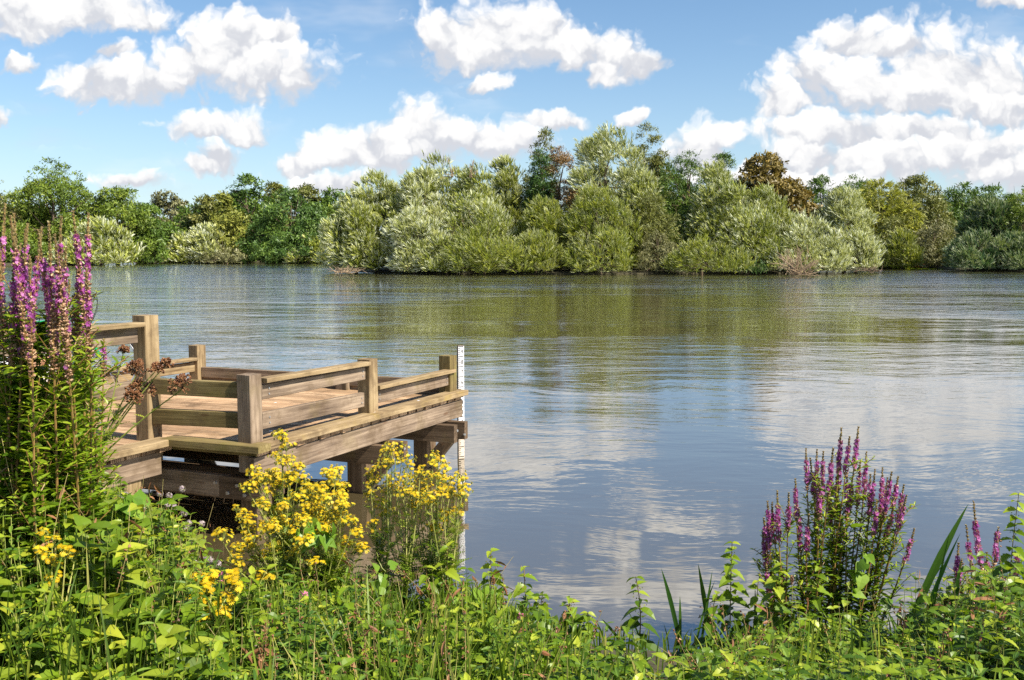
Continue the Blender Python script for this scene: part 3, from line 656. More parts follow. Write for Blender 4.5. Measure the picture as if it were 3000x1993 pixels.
# cross beams in pairs, piles and knee braces
for a in (LA - .35, 1.55, .20):
    for k in (-.10, .10):
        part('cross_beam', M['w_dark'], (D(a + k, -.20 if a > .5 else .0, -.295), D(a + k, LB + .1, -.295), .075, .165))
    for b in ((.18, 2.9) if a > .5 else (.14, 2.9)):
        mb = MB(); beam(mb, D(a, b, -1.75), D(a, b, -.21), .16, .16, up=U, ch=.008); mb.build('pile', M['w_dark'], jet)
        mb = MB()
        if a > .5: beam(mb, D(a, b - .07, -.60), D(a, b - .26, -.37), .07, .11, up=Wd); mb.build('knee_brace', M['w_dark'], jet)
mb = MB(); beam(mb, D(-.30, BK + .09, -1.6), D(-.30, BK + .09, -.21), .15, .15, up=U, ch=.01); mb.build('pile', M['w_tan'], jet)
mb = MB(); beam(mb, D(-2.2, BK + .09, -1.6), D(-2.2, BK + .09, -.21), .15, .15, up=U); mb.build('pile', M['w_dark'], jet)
part('brace_board', M['w_rail'], (D(.11, .02, -.30), D(.02, 1.35, -.26), .05, .16))
mb = MB()
for (q, zz) in ((.16, -.27), (.24, -.33), (.34, -.26), (.10, -.335)):
    tube(mb, [D(.11 - .06 * q - .045, .02 + q, zz), D(.11 - .06 * q - .06, .02 + q, zz)], .013, 8, cap=True)
tube(mb, [D(-.30 - .09, BK + .07, -.36), D(-.30 - .075, BK + .07, -.36)], .014, 8, cap=True)
for (aa, zz) in ((1.47, -.33), (1.63, -.27), (LA - .42, -.27), (LA - .28, -.33)):
    tube(mb, [D(aa, -.205, zz), D(aa, -.19, zz)], .012, 8, cap=True)
for (aa, zz) in ((.22, .40), (1.38, .39), (.22, .19), (1.36, .17), (1.62, .165), (LA - .2, .165)):
    for k in (-.02, .02): tube(mb, [D(aa, .0265, zz + k), D(aa, .022, zz + k)], .007, 6, cap=True)
mb.build('bolts', M['steel'], jet)
mb = MB()
for (aa, bb_) in ((1.2, .55), (.5, 1.9), (1.9, 1.3), (2.3, .8), (.7, .4), (-.6, 1.9), (1.5, .004), (2.2, .0)):
    zz = .0525 if bb_ < .1 else .0015; n_ = 9; an = np.linspace(0, 6.283, n_, endpoint=False); rr = .014 * rng.uniform(.5, 1.3, n_)
    mb.add([D(aa, bb_, zz) + np.array([math.cos(q) * q2, math.sin(q) * q2 * 1.4, 0]) for q, q2 in zip(an, rr)], [list(range(n_))])
mb.build('bird_droppings', M['white'], jet)

# ------------------------------------------------------------------ water level gauge
gp = at(1352, 1342, 0.0); gn = norm(np.array([0.36, -0.93, 0.0])); gx = np.cross(Z3, gn) ; gx = norm(gx)
if gx[0] < 0: gx = -gx
gauge = empty('water_level_gauge', gp, 'white water level gauge with black ticks and numbers at the jetty corner', 'gauge')
mb = MB(); beam(mb, gp + [0, 0, -1.2] - gn * .018, gp + [0, 0, 1.125] - gn * .018, .064, .03, up=gn, ch=.002); mb.build('backing_board', M['w_dark'], gauge)
mb = MB(); beam(mb, gp + [0, 0, .19] + gn * .001, gp + [0, 0, 1.12] + gn * .001, .060, .006, up=gn, ch=.001); mb.build('scale_plate', M['white'], gauge)
mb = MB(); beam(mb, gp + [0, 0, -.5] + gn * .001, gp + [0, 0, .188] + gn * .001, .060, .006, up=gn, ch=.001); mb.build('scale_plate', M['stained'], gauge)
mb = MB()
z0 = 0.215 - .0
for k in range(-2, 10):
    z = z0 + k * .1
    beam(mb, gp + [0, 0, z] + gn * .0055 - gx * .027, gp + [0, 0, z] + gn * .0055 + gx * .024, .003, .007, ch=.0005)
    for j in range(1, 5):
        if z + .02 * j < 1.115: beam(mb, gp + [0, 0, z + .02 * j] + gn * .0055 - gx * .027, gp + [0, 0, z + .02 * j] + gn * .0055 - gx * (.004 if j % 2 == 0 else .01), .003, .006, ch=.0005)
mb.build('tick_marks', M['black'], gauge)
for d_ in range(1, 10):
    cu = bpy.data.curves.new('digit', 'FONT'); cu.body = str(d_); cu.size = .058; cu.extrude = .0008; cu.align_x = 'CENTER'; cu.align_y = 'CENTER'
    tmp = bpy.data.objects.new('tmp', cu); COL.objects.link(tmp); dg = bpy.context.evaluated_depsgraph_get(); dg.update()
    me = bpy.data.meshes.new_from_object(tmp.evaluated_get(dg)); bpy.data.objects.remove(tmp)
    me.materials.clear(); me.materials.append(M['black'])
    o = bpy.data.objects.new('digit', me); COL.objects.link(o); o.parent = gauge
    o.matrix_parent_inverse = Matrix()
    rot = Matrix((gx, (0, 0, 1), gn)).transposed().to_4x4()
    o.matrix_local = Matrix.Translation(Vector(tuple([0, 0, z0 + (d_ - 1) * .1 + .045] + gn * .0055 + gx * .011))) @ rot @ Matrix.Diagonal((.8, 1.0, 1, 1))
    o['label'] = 'black digit %d' % d_

# ------------------------------------------------------------------ bicycle leaning on the far rail
bd = norm(np.array([.92, .39, 0])); bs = norm(np.cross(bd, Z3)); bup = norm(np.array([0, 0, 1.0]) - bs * .12)
hubF = atY(302, 1072, 9.0); hubF[2] = DZ + .335
bike = empty('bicycle', hubF * [1, 1, 0] + [0, 0, DZ] - bd * .5, 'green bicycle leaning on the far jetty rail behind the loosestrife', 'bicycle')
def BP(x, z, s=0.0): return np.array([hubF[0], hubF[1], DZ]) + bd * x + bup * z + bs * s
def ring(mb, c, r, rr, seg=40, sides=6, **k):
    a = np.linspace(0, 2 * np.pi, seg + 1)
    tube(mb, c + r * (np.cos(a)[:, None] * bd + np.sin(a)[:, None] * bup), rr, sides, **k)
for x0 in (0.0, -1.04):
    c = BP(x0, .335)
    mb = MB(); ring(mb, c, .322, .016); wh = mb.build('tyre', M['rubber'], bike, True)
    mb = MB(); ring(mb, c, .302, .008, sides=4); mb.build('rim', M['alloy'], bike)
    mb = MB()
    for i in range(28):
        a = i / 28 * 2 * np.pi; e = c + .302 * (math.cos(a) * bd + math.sin(a) * bup)
        a2 = a + (.9 if i % 2 else -.9); h0 = c + .02 * (math.cos(a2) * bd + math.sin(a2) * bup) + bs * (.03 if i % 4 < 2 else -.03)
        tube(mb, [h0, e], .0014, 3)
    mb.build('spokes', M['alloy'], bike)
    mb = MB(); tube(mb, [c - bs * .05, c - bs * .03, c + bs * .03, c + bs * .05], [.02, .03, .03, .02], 10, cap=True); mb.build('hub', M['rubber'], bike)
mb = MB(); c = BP(0, .335, -.045); ring(mb, c, .07, .004, 20, 4); tube(mb, [c - bs * .002, c + bs * .002], .075, 20, cap=True); mb.build('brake_disc', M['alloy'], bike)
mb = MB()
for s_ in (-.055, .055): tube(mb, [BP(0, .335, s_), BP(-.10, .60, s_), BP(-.16, .72, s_ * .5)], [.010, .015, .018], 8)
mb.build('fork', M['green_paint'], bike)
mb = MB()
hd = BP(-.20, .80); hd0 = BP(-.165, .70); bb = BP(-.62, .29); seat_ = BP(-.78, .78); rear = BP(-1.04, .335)
for p0, p1, r_ in ((hd0, hd, .022), (hd0, bb, .021), (hd - bup * .03, seat_ - bup * .06, .018), (bb, seat_ + bup * .06, .017), (bb, rear, .011), (seat_ - bup * .08, rear, .010)):
    tube(mb, [p0, p1], r_, 10, cap=True)
mb.build('frame', M['green_paint'], bike)
mb = MB(); tube(mb, [hd, BP(-.225, .95), BP(-.19, .985)], .014, 8)
hb = BP(-.18, .99); tube(mb, [hb - bs * .31 - bd * .05, hb - bs * .12, hb + bs * .12, hb + bs * .31 - bd * .05], .013, 8)
mb.build('handlebar', M['rubber'], bike)
mb = MB()
for k in (-1, 1):
    t_ = np.linspace(0, 1, 12)[:, None]
    tube(mb, (hb + bs * .2 * k) * (1 - t_) ** 2 + 2 * t_ * (1 - t_) * (hb + bd * .28 + bup * (.10 if k > 0 else .02)) + t_ ** 2 * BP(-.13, .66), .0035, 5)
mb.build('brake_cable', M['black'], bike)
mb = MB(); t_ = np.linspace(0, 1, 7); sp = seat_ + bup * .10
tube(mb, [sp - bd * .13, sp - bd * .08 + bup * .015, sp + bd * .02 + bup * .01, sp + bd * .14], [.05, .07, .035, .014], 10, cap=True); mb.build('saddle', M['rubber'], bike, True)
mb = MB(); c = bb - bs * .05; ring(mb, c, .09, .006, 24, 4); tube(mb, [c, c + bd * .12 - bup * .12], .010, 6, cap=True); tube(mb, [c - bs * .0, c - bs * .01], .05, 12, cap=True); mb.build('crank', M['alloy'], bike)

# ------------------------------------------------------------------ person sitting on the walkway
def skin(name, nodes, edges, m, parent, sub=2):
    me = bpy.data.meshes.new(name)
    org = Vector(parent.location)
    me.from_pydata([tuple(Vector(tuple(p)) - org) for p, r_ in nodes], edges, [])
    o = bpy.data.objects.new(name, me); COL.objects.link(o)
    md = o.modifiers.new('s', 'SKIN'); o.modifiers.new('ss', 'SUBSURF').levels = sub
    for v, (p, r_) in zip(me.skin_vertices[0].data, nodes):
        v.radius = (r_, r_) if not isinstance(r_, tuple) else r_
    me.skin_vertices[0].data[0].use_root = True
    dg = bpy.context.evaluated_depsgraph_get(); dg.update()
    m2 = bpy.data.meshes.new_from_object(o.evaluated_get(dg)); bpy.data.objects.remove(o)
    m2.name = name; m2.materials.clear(); m2.materials.append(m)
    m2.polygons.foreach_set('use_smooth', [True] * len(m2.polygons))
    o = bpy.data.objects.new(name, m2); COL.objects.link(o); o.parent = parent; return o
pf = norm(np.array([.83, .50, 0])); ps = norm(np.cross(pf, Z3))     # facing, right hand side
pel = np.array([-4.28, 8.02, DZ + .11])
person = empty('person', pel * [1, 1, 0] + [0, 0, DZ], 'person in white shirt and dark cap sitting on the jetty beside the green bicycle', 'person')
def Q(f, s, z): return pel + pf * f + ps * s + np.array([0, 0, z])
body = [(Q(0, 0, 0), .12), (Q(-.06, 0, .22), .12), (Q(-.06, 0, .40), .13), (Q(-.03, 0, .50), .065), (Q(.0, 0, .56), .05), (Q(.03, 0, .62), .075), (Q(.04, 0, .72), .088), (Q(.03, 0, .78), .06)]
ed = [(i, i + 1) for i in range(7)]
def limb(start, pts):
    k = start
    for pt in pts: body.append(pt); ed.append((k, len(body) - 1)); k = len(body) - 1
    return k
for s_ in (-1, 1):
    limb(0, [(Q(.05, s_ * .09, .0), .09), (Q(.24, s_ * .11, .22), .075), (Q(.40, s_ * .12, .40), .06), (Q(.50, s_ * .12, .20), .052), (Q(.56, s_ * .12, .0), .036), (Q(.56, s_ * .12, -.06), .034), (Q(.68, s_ * .13, -.08), .028)])
hand = []
for s_ in (-1, 1):
    if s_ < 0: k = limb(2, [(Q(-.04, s_ * .17, .42), .05), (Q(.10, s_ * .22, .28), .04), (Q(.26, s_ * .18, .42), .03), (Q(.31, s_ * .16, .45), .026)])
    else: k = limb(2, [(Q(-.04, s_ * .17, .42), .05), (Q(.10, s_ * .24, .22), .04), (Q(.30, s_ * .18, .38), .03), (Q(.36, s_ * .15, .42), .026)])
    w_ = body[k][0]
    for j in range(5):
        dd = norm(pf * (.9 if j else .3) + ps * s_ * (j - 2.2) * .22 - Z3 * .35)
        limb(k, [(w_ + dd * .045 + ps * (j - 2) * .008, .010), (w_ + dd * (.085 + .006 * (2 - abs(j - 2))) - Z3 * .015, .008)])
skin('body', body, ed, M['skin'], person)
tor = [(Q(0, 0, .02), .15), (Q(-.06, 0, .22), .155), (Q(-.06, 0, .38), .16), (Q(-.04, 0, .47), .085), (Q(-.04, -.17, .42), .07), (Q(.06, -.21, .33), .062), (Q(-.04, .17, .42), .07), (Q(.06, .225, .29), .062)]
skin('shirt', tor, [(0, 1), (1, 2), (2, 3), (2, 4), (4, 5), (2, 6), (6, 7)], M['shirt'], person)
sh = [(Q(-.01, 0, .03), .145)]; se = []
for s_ in (-1, 1):
    b0 = len(sh); sh += [(Q(.06, s_ * .09, .03), .115), (Q(.24, s_ * .11, .22), .098), (Q(.40, s_ * .12, .385), .085)]; se += [(0, b0), (b0, b0 + 1), (b0 + 1, b0 + 2)]
skin('shorts', sh, se, M['shorts'], person)
hc = Q(.035, 0, .70)
def ell(mb, c, rx, ry, rz, f, seg=16, rings=10, z0=-1.0):
    th_ = np.linspace(0, 2 * np.pi, seg, endpoint=False); ph = np.linspace(math.asin(z0), math.pi / 2 * .999, rings)
    s_ = np.cross(Z3, f); P = []
    for q in ph:
        for t__ in th_: P.append(c + f * math.cos(q) * math.cos(t__) * rx + s_ * math.cos(q) * math.sin(t__) * ry + Z3 * math.sin(q) * rz)
    i = np.arange(rings - 1)[:, None] * seg; j = np.arange(seg)[None]; j2 = (j + 1) % seg
    mb.add(np.array(P), np.stack([i + j, i + j2, i + seg + j2, i + seg + j], -1).reshape(-1, 4))
mb = MB(); ell(mb, hc + Z3 * .03, .112, .095, .10, pf, z0=0.0)
brim = [hc + Z3 * .035 + pf * (.08 + .11 * math.cos(a)) + np.cross(Z3, pf) * .085 * math.sin(a) - Z3 * .015 * math.cos(a) for a in np.linspace(-1.4, 1.4, 9)]
mb.add(brim + [b - Z3 * .006 for b in brim], [[0, 1, 2, 3, 4, 5, 6, 7, 8]]); mb.add([b - Z3 * .006 for b in brim], [[8, 7, 6, 5, 4, 3, 2, 1, 0]])
mb.build('cap', M['cap'], person, False)
mb = MB(); ell(mb, hc - pf * .015, .10, .092, .09, pf, z0=-.75); hairo = mb.build('hair', M['hair'], person, True)
mb = MB(); fwd = hc + pf * .085 - Z3 * .01
tube(mb, [fwd + Z3 * .015, fwd + pf * .028 - Z3 * .018, fwd + pf * .008 - Z3 * .028], [.008, .014, .012], 6, cap=True); mb.build('nose', M['skin'], person, True)
for k in (-1, 1):
    mb = MB(); ell(mb, fwd + np.cross(Z3, pf) * .032 * k + Z3 * .012 - pf * .006, .008, .012, .008, pf, 8, 6); mb.build('eye', M['black'], person)
mb = MB(); tube(mb, [fwd - Z3 * .048 - np.cross(Z3, pf) * .02 + pf * .002, fwd - Z3 * .05 + pf * .01, fwd - Z3 * .048 + np.cross(Z3, pf) * .02 + pf * .002], .005, 5, cap=True); mb.build('mouth', flat_mat('lips', (.35, .12, .09)), person)
for k in (-1, 1):
    mb = MB(); ell(mb, hc + np.cross(Z3, pf) * .088 * k - pf * .005, .02, .010, .028, pf, 8, 6); mb.build('ear', M['skin'], person)
for s_ in (-1, 1):
    mb = MB(); c = Q(.61, s_ * .125, -.075)
    ell(mb, c - Z3 * .02, .14, .048, .06, pf, 14, 8, z0=-.25); mb.build('shoe', M['cap'], person, True)

# ------------------------------------------------------------------ bankside plants
def leafT(ts, ws, fold=.1, droop=.25, mid0=None, serr=0.0):
    V = []; F = []
    for i, (t_, w_) in enumerate(zip(ts, ws)):
        w2 = w_ * (1 + (serr if i % 2 else -serr)); z = -droop * t_ * t_
        V += [[-w2, t_, z + fold * w2], [0, (mid0 if (i == 0 and mid0 is not None) else t_), z], [w2, t_, z + fold * w2]]
    for i in range(len(ts) - 1):
        a = 3 * i; F += [[a, a + 1, a + 4, a + 3], [a + 1, a + 2, a + 5, a + 4]]
    return (np.array(V, float), np.array(F))
T_NET = leafT([0, .07, .16, .25, .36, .47, .58, .69, .80, .9, 1], [.0, .22, .29, .32, .31, .29, .25, .2, .14, .08, 0], .35, .35, serr=.13)
T_OVA = leafT([0, .15, .4, .7, 1], [.02, .22, .30, .20, 0], .35, .3)
T_LAN = leafT([0, .2, .5, .8, 1], [.02, .10, .13, .08, 0], .4, .2)
T_HEA = leafT([-.16, .0, .2, .45, .72, 1], [.20, .40, .43, .32, .16, 0], .25, .25, mid0=.04)
_fv = []; _ff = []
for i, t_ in enumerate(np.linspace(.1, .92, 6)):        # ragwort leaf: ragged lobes on a midrib
    for s_ in (-1, 1):
        w_ = .26 * math.sin(math.pi * min(1, t_ + .12)) + .06; b = len(_fv)
        _fv += [[0, t_ - .03, -.2 * t_ * t_], [s_ * w_, t_ + .06, -.2 * t_ * t_ + .05], [s_ * w_ * .8, t_ + .15, -.2 * t_ * t_ + .02], [0, t_ + .06, -.2 * t_ * t_]]; _ff.append([b, b + 1, b + 2, b + 3] if s_ > 0 else [b + 3, b + 2, b + 1, b])
T_RAG = (np.array(_fv), np.array(_ff))
def petalT(n, r, w, cup=.1, disc=.25):
    V = []; F = []; MI = []
    for i in range(n):
        a = 2 * math.pi * i / n; c, s_ = math.cos(a), math.sin(a); b = len(V)
        for (q, k, z) in ((.18, -.5, 0), (.18, .5, 0), (1, .62, cup), (1, -.62, cup)):
            V.append([r * (c * q - s_ * k * w), r * (s_ * q + c * k * w), r * z])
        F.append([b, b + 1, b + 2, b + 3]); MI.append(0)
    b = len(V)
    for i in range(4):
        a = 2 * math.pi * i / 4; V.append([disc * r * math.cos(a), disc * r * math.sin(a), .08 * r])
    F.append([b, b + 1, b + 2, b + 3]); MI.append(1)
    return (np.array(V)[:, [0, 2, 1]] * [1, 1, -1], np.array(F), np.array(MI))   # axis (local y) points out of the flower
T_DAISY = petalT(11, 1, .20, .05, .32); T_STAR = petalT(6, 1, .42, .25, .16)
T_BUD = (np.array([[-.5, 0, 0], [0, 0, -.5], [.5, 0, 0], [0, 0, .5], [-.3, 1, 0], [0, 1, -.3], [.3, 1, 0], [0, 1, .3]]), np.array([[0, 1, 5, 4], [1, 2, 6, 5], [2, 3, 7, 6], [3, 0, 4, 7], [4, 5, 6, 7]]))

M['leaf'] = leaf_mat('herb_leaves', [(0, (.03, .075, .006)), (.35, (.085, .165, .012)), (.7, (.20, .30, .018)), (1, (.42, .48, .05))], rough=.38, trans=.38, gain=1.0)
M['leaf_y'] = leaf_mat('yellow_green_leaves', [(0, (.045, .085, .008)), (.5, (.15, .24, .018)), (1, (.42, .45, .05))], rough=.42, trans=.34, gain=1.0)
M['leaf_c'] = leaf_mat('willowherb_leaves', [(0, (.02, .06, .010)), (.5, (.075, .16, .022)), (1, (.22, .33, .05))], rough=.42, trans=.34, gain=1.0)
M['leaf_blue'] = leaf_mat('broad_smooth_leaves', [(0, (.05, .12, .012)), (.5, (.15, .28, .03)), (1, (.28, .42, .06))], rough=.38, trans=.4, gain=1.0)
M['grass'] = leaf_mat('grass_blades', [(0, (.06, .11, .012)), (.5, (.17, .27, .03)), (.85, (.36, .42, .07)), (1, (.55, .48, .2))], rough=.45, trans=.4, gain=1.0)
M['iris'] = leaf_mat('iris_blades', [(0, (.02, .07, .015)), (1, (.08, .17, .03))], rough=.32, trans=.3, gain=1.0)
M['stem'] = leaf_mat('green_stems', [(0, (.10, .14, .03)), (.5, (.28, .32, .08)), (1, (.48, .46, .18))], trans=.1, gain=1.0)
M['stem_red'] = leaf_mat('reddish_stems', [(0, (.14, .08, .035)), (.5, (.30, .17, .07)), (1, (.38, .28, .10))], trans=.1, gain=1.0)
M['purple'] = leaf_mat('magenta_petals', [(0, (.26, .035, .34)), (.5, (.50, .10, .56)), (1, (.68, .26, .74))], trans=.35, gain=1.0)
M['calyx'] = leaf_mat('brown_pink_calyx', [(0, (.17, .08, .06)), (.5, (.42, .23, .17)), (1, (.62, .42, .30))], trans=.2, gain=1.0)
M['spiketip'] = leaf_mat('spike_tips', [(0, (.16, .10, .055)), (1, (.34, .27, .13))], trans=.1, gain=1.0)
M['gold'] = leaf_mat('golden_petals', [(0, (.64, .40, .008)), (.5, (.80, .56, .012)), (1, (.82, .68, .04))], trans=.3, gain=1.0)
M['golddisc'] = leaf_mat('flower_discs', [(0, (.62, .34, .008)), (1, (.76, .48, .02))], trans=.1, gain=1.0)
M['lilac'] = leaf_mat('lilac_petals', [(0, (.30, .22, .36)), (1, (.66, .56, .72))], trans=.3, gain=1.0)
M['seed'] = leaf_mat('brown_seeds', [(0, (.09, .035, .02)), (.5, (.22, .09, .05)), (1, (.38, .19, .11))], trans=.1, gain=1.0)
M['straw'] = leaf_mat('straw', [(0, (.25, .20, .09)), (1, (.52, .43, .22))], trans=.2, gain=1.0)
M['pink'] = leaf_mat('pink_petals', [(0, (.55, .10, .36)), (1, (.75, .30, .55))], trans=.3, gain=1.0)

def ground(px, Y):
    x = (px - 1500) / FPX * Y * 1.0
    return np.array([x, Y, float(bank_z(np.array(x), np.array(Y)))])
def samp(P, u):
    L = np.linspace(0, 1, len(P)); u = np.atleast_1d(u)
    pos = np.stack([np.interp(u, L, P[:, k]) for k in range(3)], -1)
    d = np.gradient(P, axis=0); tan = norm(np.stack([np.interp(u, L, d[:, k]) for k in range(3)], -1)); return pos, tan
def pairs(mb, P, u0, u1, n, T, l0, l1, el, r, mi=0, tlo=.2, thi=.9, whorl=2, jitter=.25, xs=None, droop=0.0):
    """leaves in opposite pairs up a stem; length l0 at the bottom, l1 at the top"""
    u = np.repeat(np.linspace(u0, u1, n), whorl); pos, tan = samp(P, u)
    node = np.repeat(np.arange(n), whorl); k = np.tile(np.arange(whorl), n)
    az = r.uniform(0, 6.28) + node * math.pi / 2 + k * 2 * math.pi / whorl + r.normal(0, jitter, len(u))
    e = el + r.normal(0, jitter * .7, len(u)) - droop * (1 - (u - u0) / max(u1 - u0, 1e-6))
    ax = np.stack([np.cos(az) * np.cos(e), np.sin(az) * np.cos(e), np.sin(e)], -1)
    f = (u - u0) / max(u1 - u0, 1e-6); ln = (l0 + (l1 - l0) * f ** 1.3) * r.uniform(.75, 1.2, len(u))
    nr = norm(np.array([0, 0, 1.0]) + r.normal(0, .25, (len(u), 3)))
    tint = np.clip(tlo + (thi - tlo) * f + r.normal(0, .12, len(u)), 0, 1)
    mb.inst(T, pos, ax, nr, ln, tint, mi, xs=(ln * xs if xs else None))

def spike(name, P, u0, parent, r, rad=.011, mag=(.35, .85), full=.9, seeds=1.0, fs=.009):
    """one loosestrife flower spike along the upper part of stem P: calyces, open flowers, budded tip"""
    L = np.linalg.norm(P[-1] - P[0]) * (1 - u0); mb = MB(); n = int(L / .0155) + 3
    u = np.linspace(u0, 1, n); f = (u - u0) / (1 - u0)
    q = np.repeat(np.arange(n), 6); pos, tan = samp(P, u[q] + r.normal(0, .002, len(q)))
    az = r.uniform(0, 6.28, len(q)); rr = rad * (1.05 - .72 * f[q]) * r.uniform(.5, 1.1, len(q))
    x = norm(np.cross(tan, [0.1, 1, 0.05])); y = np.cross(tan, x)
    o = x * np.cos(az)[:, None] + y * np.sin(az)[:, None]; ax = norm(o + tan * .55)
    fl = (f[q] > mag[0]) & (f[q] < mag[1]) & (r.random(len(q)) < full)
    st = (~fl) & (f[q] < mag[0]) & (r.random(len(q)) < .06)
    fl = fl | st; tipm = f[q] >= mag[1]
    b = ~fl & ~tipm
    mb.inst(T_BUD, (pos + o * rr[:, None] * .6)[b], ax[b], tan[b], .0095 * r.uniform(.7, 1.2, b.sum()), r.random(b.sum()), 0)
    mb.inst(T_BUD, (pos + o * rr[:, None] * .45)[tipm], norm(ax + tan * .8)[tipm], tan[tipm], .0085 * (1.3 - f[q][tipm] * .55), r.random(tipm.sum()), 2)
    T = (T_STAR[0], T_STAR[1], np.where(T_STAR[2] == 0, 1, 1))
    mb.inst(T, (pos + o * (rr[:, None] + .003))[fl], norm(o + r.normal(0, .35, o.shape))[fl], tan[fl], fs * r.uniform(.8, 1.25, fl.sum()), r.random(fl.sum()))
    tube(mb, samp(P, np.linspace(u0, 1, 6))[0], np.linspace(.0028, .0012, 6), 5, mi=0, tint=.3)
    return mb.build(name, [M['calyx'], M['purple'], M['spiketip']], parent)

def loosestrife(px0, Y, tips, label, seed, spread=.12, mag=(.25, .85), length=.30, bow=.05, leafl=.055, nl=15, full=.9, rad=.011, fs=.009, group='purple loosestrife plants', u_leaf0=.22, depth=.16, fan=.45, side=5):
    r = np.random.default_rng(seed); g = ground(px0, Y)
    root = empty('loosestrife_plant', g, label, 'loosestrife', group)
    sm = MB(); lm = MB()
    for i, tpt in enumerate(tips):
        tx, ty = tpt[:2]; Yt = Y + r.uniform(-depth, depth)
        top = atY(tx, ty, Yt); b = g + np.array([r.normal(0, spread * .45) + fan * (top[0] - g[0]), r.normal(0, spread * .45), -.02])
        P = curve(b, top, [(top[0] - b[0]) * .26 + r.normal(0, .015), r.normal(0, .02), bow], 14)
        H = np.linalg.norm(top - b); ln = (tpt[2] if len(tpt) > 2 else length) * r.uniform(.8, 1.15); u0 = max(.3, 1 - ln / H)
        tube(sm, P, np.linspace(.0055, .0022, 14), 5, tint=r.uniform(.2, .8, None))
        spike('flower_spike', P, u0, root, r, mag=(mag[0] * r.uniform(.6, 1.3), mag[1] * r.uniform(.85, 1.05)), full=full, rad=rad, fs=fs)
        pairs(lm, P, u_leaf0, u0 - .01, nl, T_LAN, leafl * 1.25, leafl * .6, .45, r, tlo=.35, thi=.85)
        for k in range(side):     # short leafy side shoots
            uu = r.uniform(.25, max(.4, u0 + .05)); p, t_ = samp(P, uu); d = norm(t_[0] * .7 + np.array([r.normal(0, .5), r.normal(0, .5), .1]))
            S = curve(p[0], p[0] + d * r.uniform(.08, .16), [0, 0, .01], 5); tube(sm, S, .0018, 4); pairs(lm, S, .2, 1, 5, T_LAN, leafl * .7, leafl * .4, .5, r, tlo=.4, thi=.9)
    sm.build('stems', M['stem_red'], root); lm.build('leaves', M['leaf'], root)
    return root
TR = [(2465,1256),(2489,1281),(2515,1253),(2538,1326),(2361,1316),(2374,1344),(2393,1319),(2412,1325),(2441,1315),(2563,1377),(2585,1372),(2612,1385),(2631,1398),(2648,1422),(2656,1453),(2679,1551),(2330,1405),(2311,1446),(2277,1440),(2249,1471),(2262,1473),(2238,1519),(2234,1562),(2341,1493),(2274,1610),(2246,1658),(2401,1402),(2434,1377),(2497,1402),(2459,1321),(2550,1392),(2482,1387),(2618,1483),(2568,1468),(2461,1483),(2370,1509),(2600,1402),(2520,1350),(2425,1440),(2450,1400),(2395,1450)]
loosestrife(2425, 4.6, TR, 'big purple loosestrife clump standing alone against the water on the right', 1, length=.23, mag=(.1, .78), u_leaf0=.1, nl=20, rad=.0085, leafl=.07, full=.8, fs=.0085)
TLs = [[(15,600,.55),(41,629,.5),(31,636,.5),(80,659,.5),(74,676,.5),(59,717,.4),(0,740,.4),(-25,650,.5),(87,753,.4),(40,760,.4)],
       [(111,676,.5),(122,668,.5),(143,652,.5),(180,638,.5),(122,763,.4),(153,830,.4),(166,761,.35),(181,747,.35),(160,690,.5)],
       [(214,623,.5),(258,628,.45),(193,725,.4),(204,822,.4),(252,789,.35),(178,804,.35),(235,700,.45),(225,760,.4)],
       [(258,948,.28),(304,996,.2),(267,988,.22),(240,900,.3),(225,930,.3),(215,870,.3)]]
LL = ['tall purple loosestrife at the left edge, its spikes rising highest', 'tall purple loosestrife, middle plant of the left stand', 'tall purple loosestrife at the right of the left stand, with two thick magenta spikes', 'shorter loosestrife in front of the bicycle wheel and walkway rail']
for i, (tp, px0, Y) in enumerate(zip(TLs, (0, 55, 95, 110), (3.25, 3.35, 3.5, 3.7))):
    loosestrife(px0, Y, tp, LL[i], 10 + i, mag=(.44, .80), full=.55, leafl=.07, nl=32, rad=.0095, fs=.0082, u_leaf0=.12, depth=.25, spread=.2, fan=.4, side=10)
for i, (tp, px0, lab) in enumerate([([(2853,1470,.34),(2831,1540,.26)], 2940, 'loosestrife with a long spike arching left beside the tall iris blades'), ([(2925,1547,.3),(2891,1621,.18)], 2930, 'upright loosestrife near the right edge, second from it'),
      ([(2982,1610,.22),(3003,1683,.2)], 2990, 'loosestrife cut off by the right edge of the photo'), ([(2808,1593,.28),(2818,1640,.25)], 2830, 'brownish half faded loosestrife right behind the tall iris blades')]):
    loosestrife(px0 + (60 if i == 0 else 0), 4.3, tp, lab, 30 + i, mag=(.45, .85), leafl=.05, spread=.05, nl=10, fan=0, bow=-.08 if i == 0 else .03)

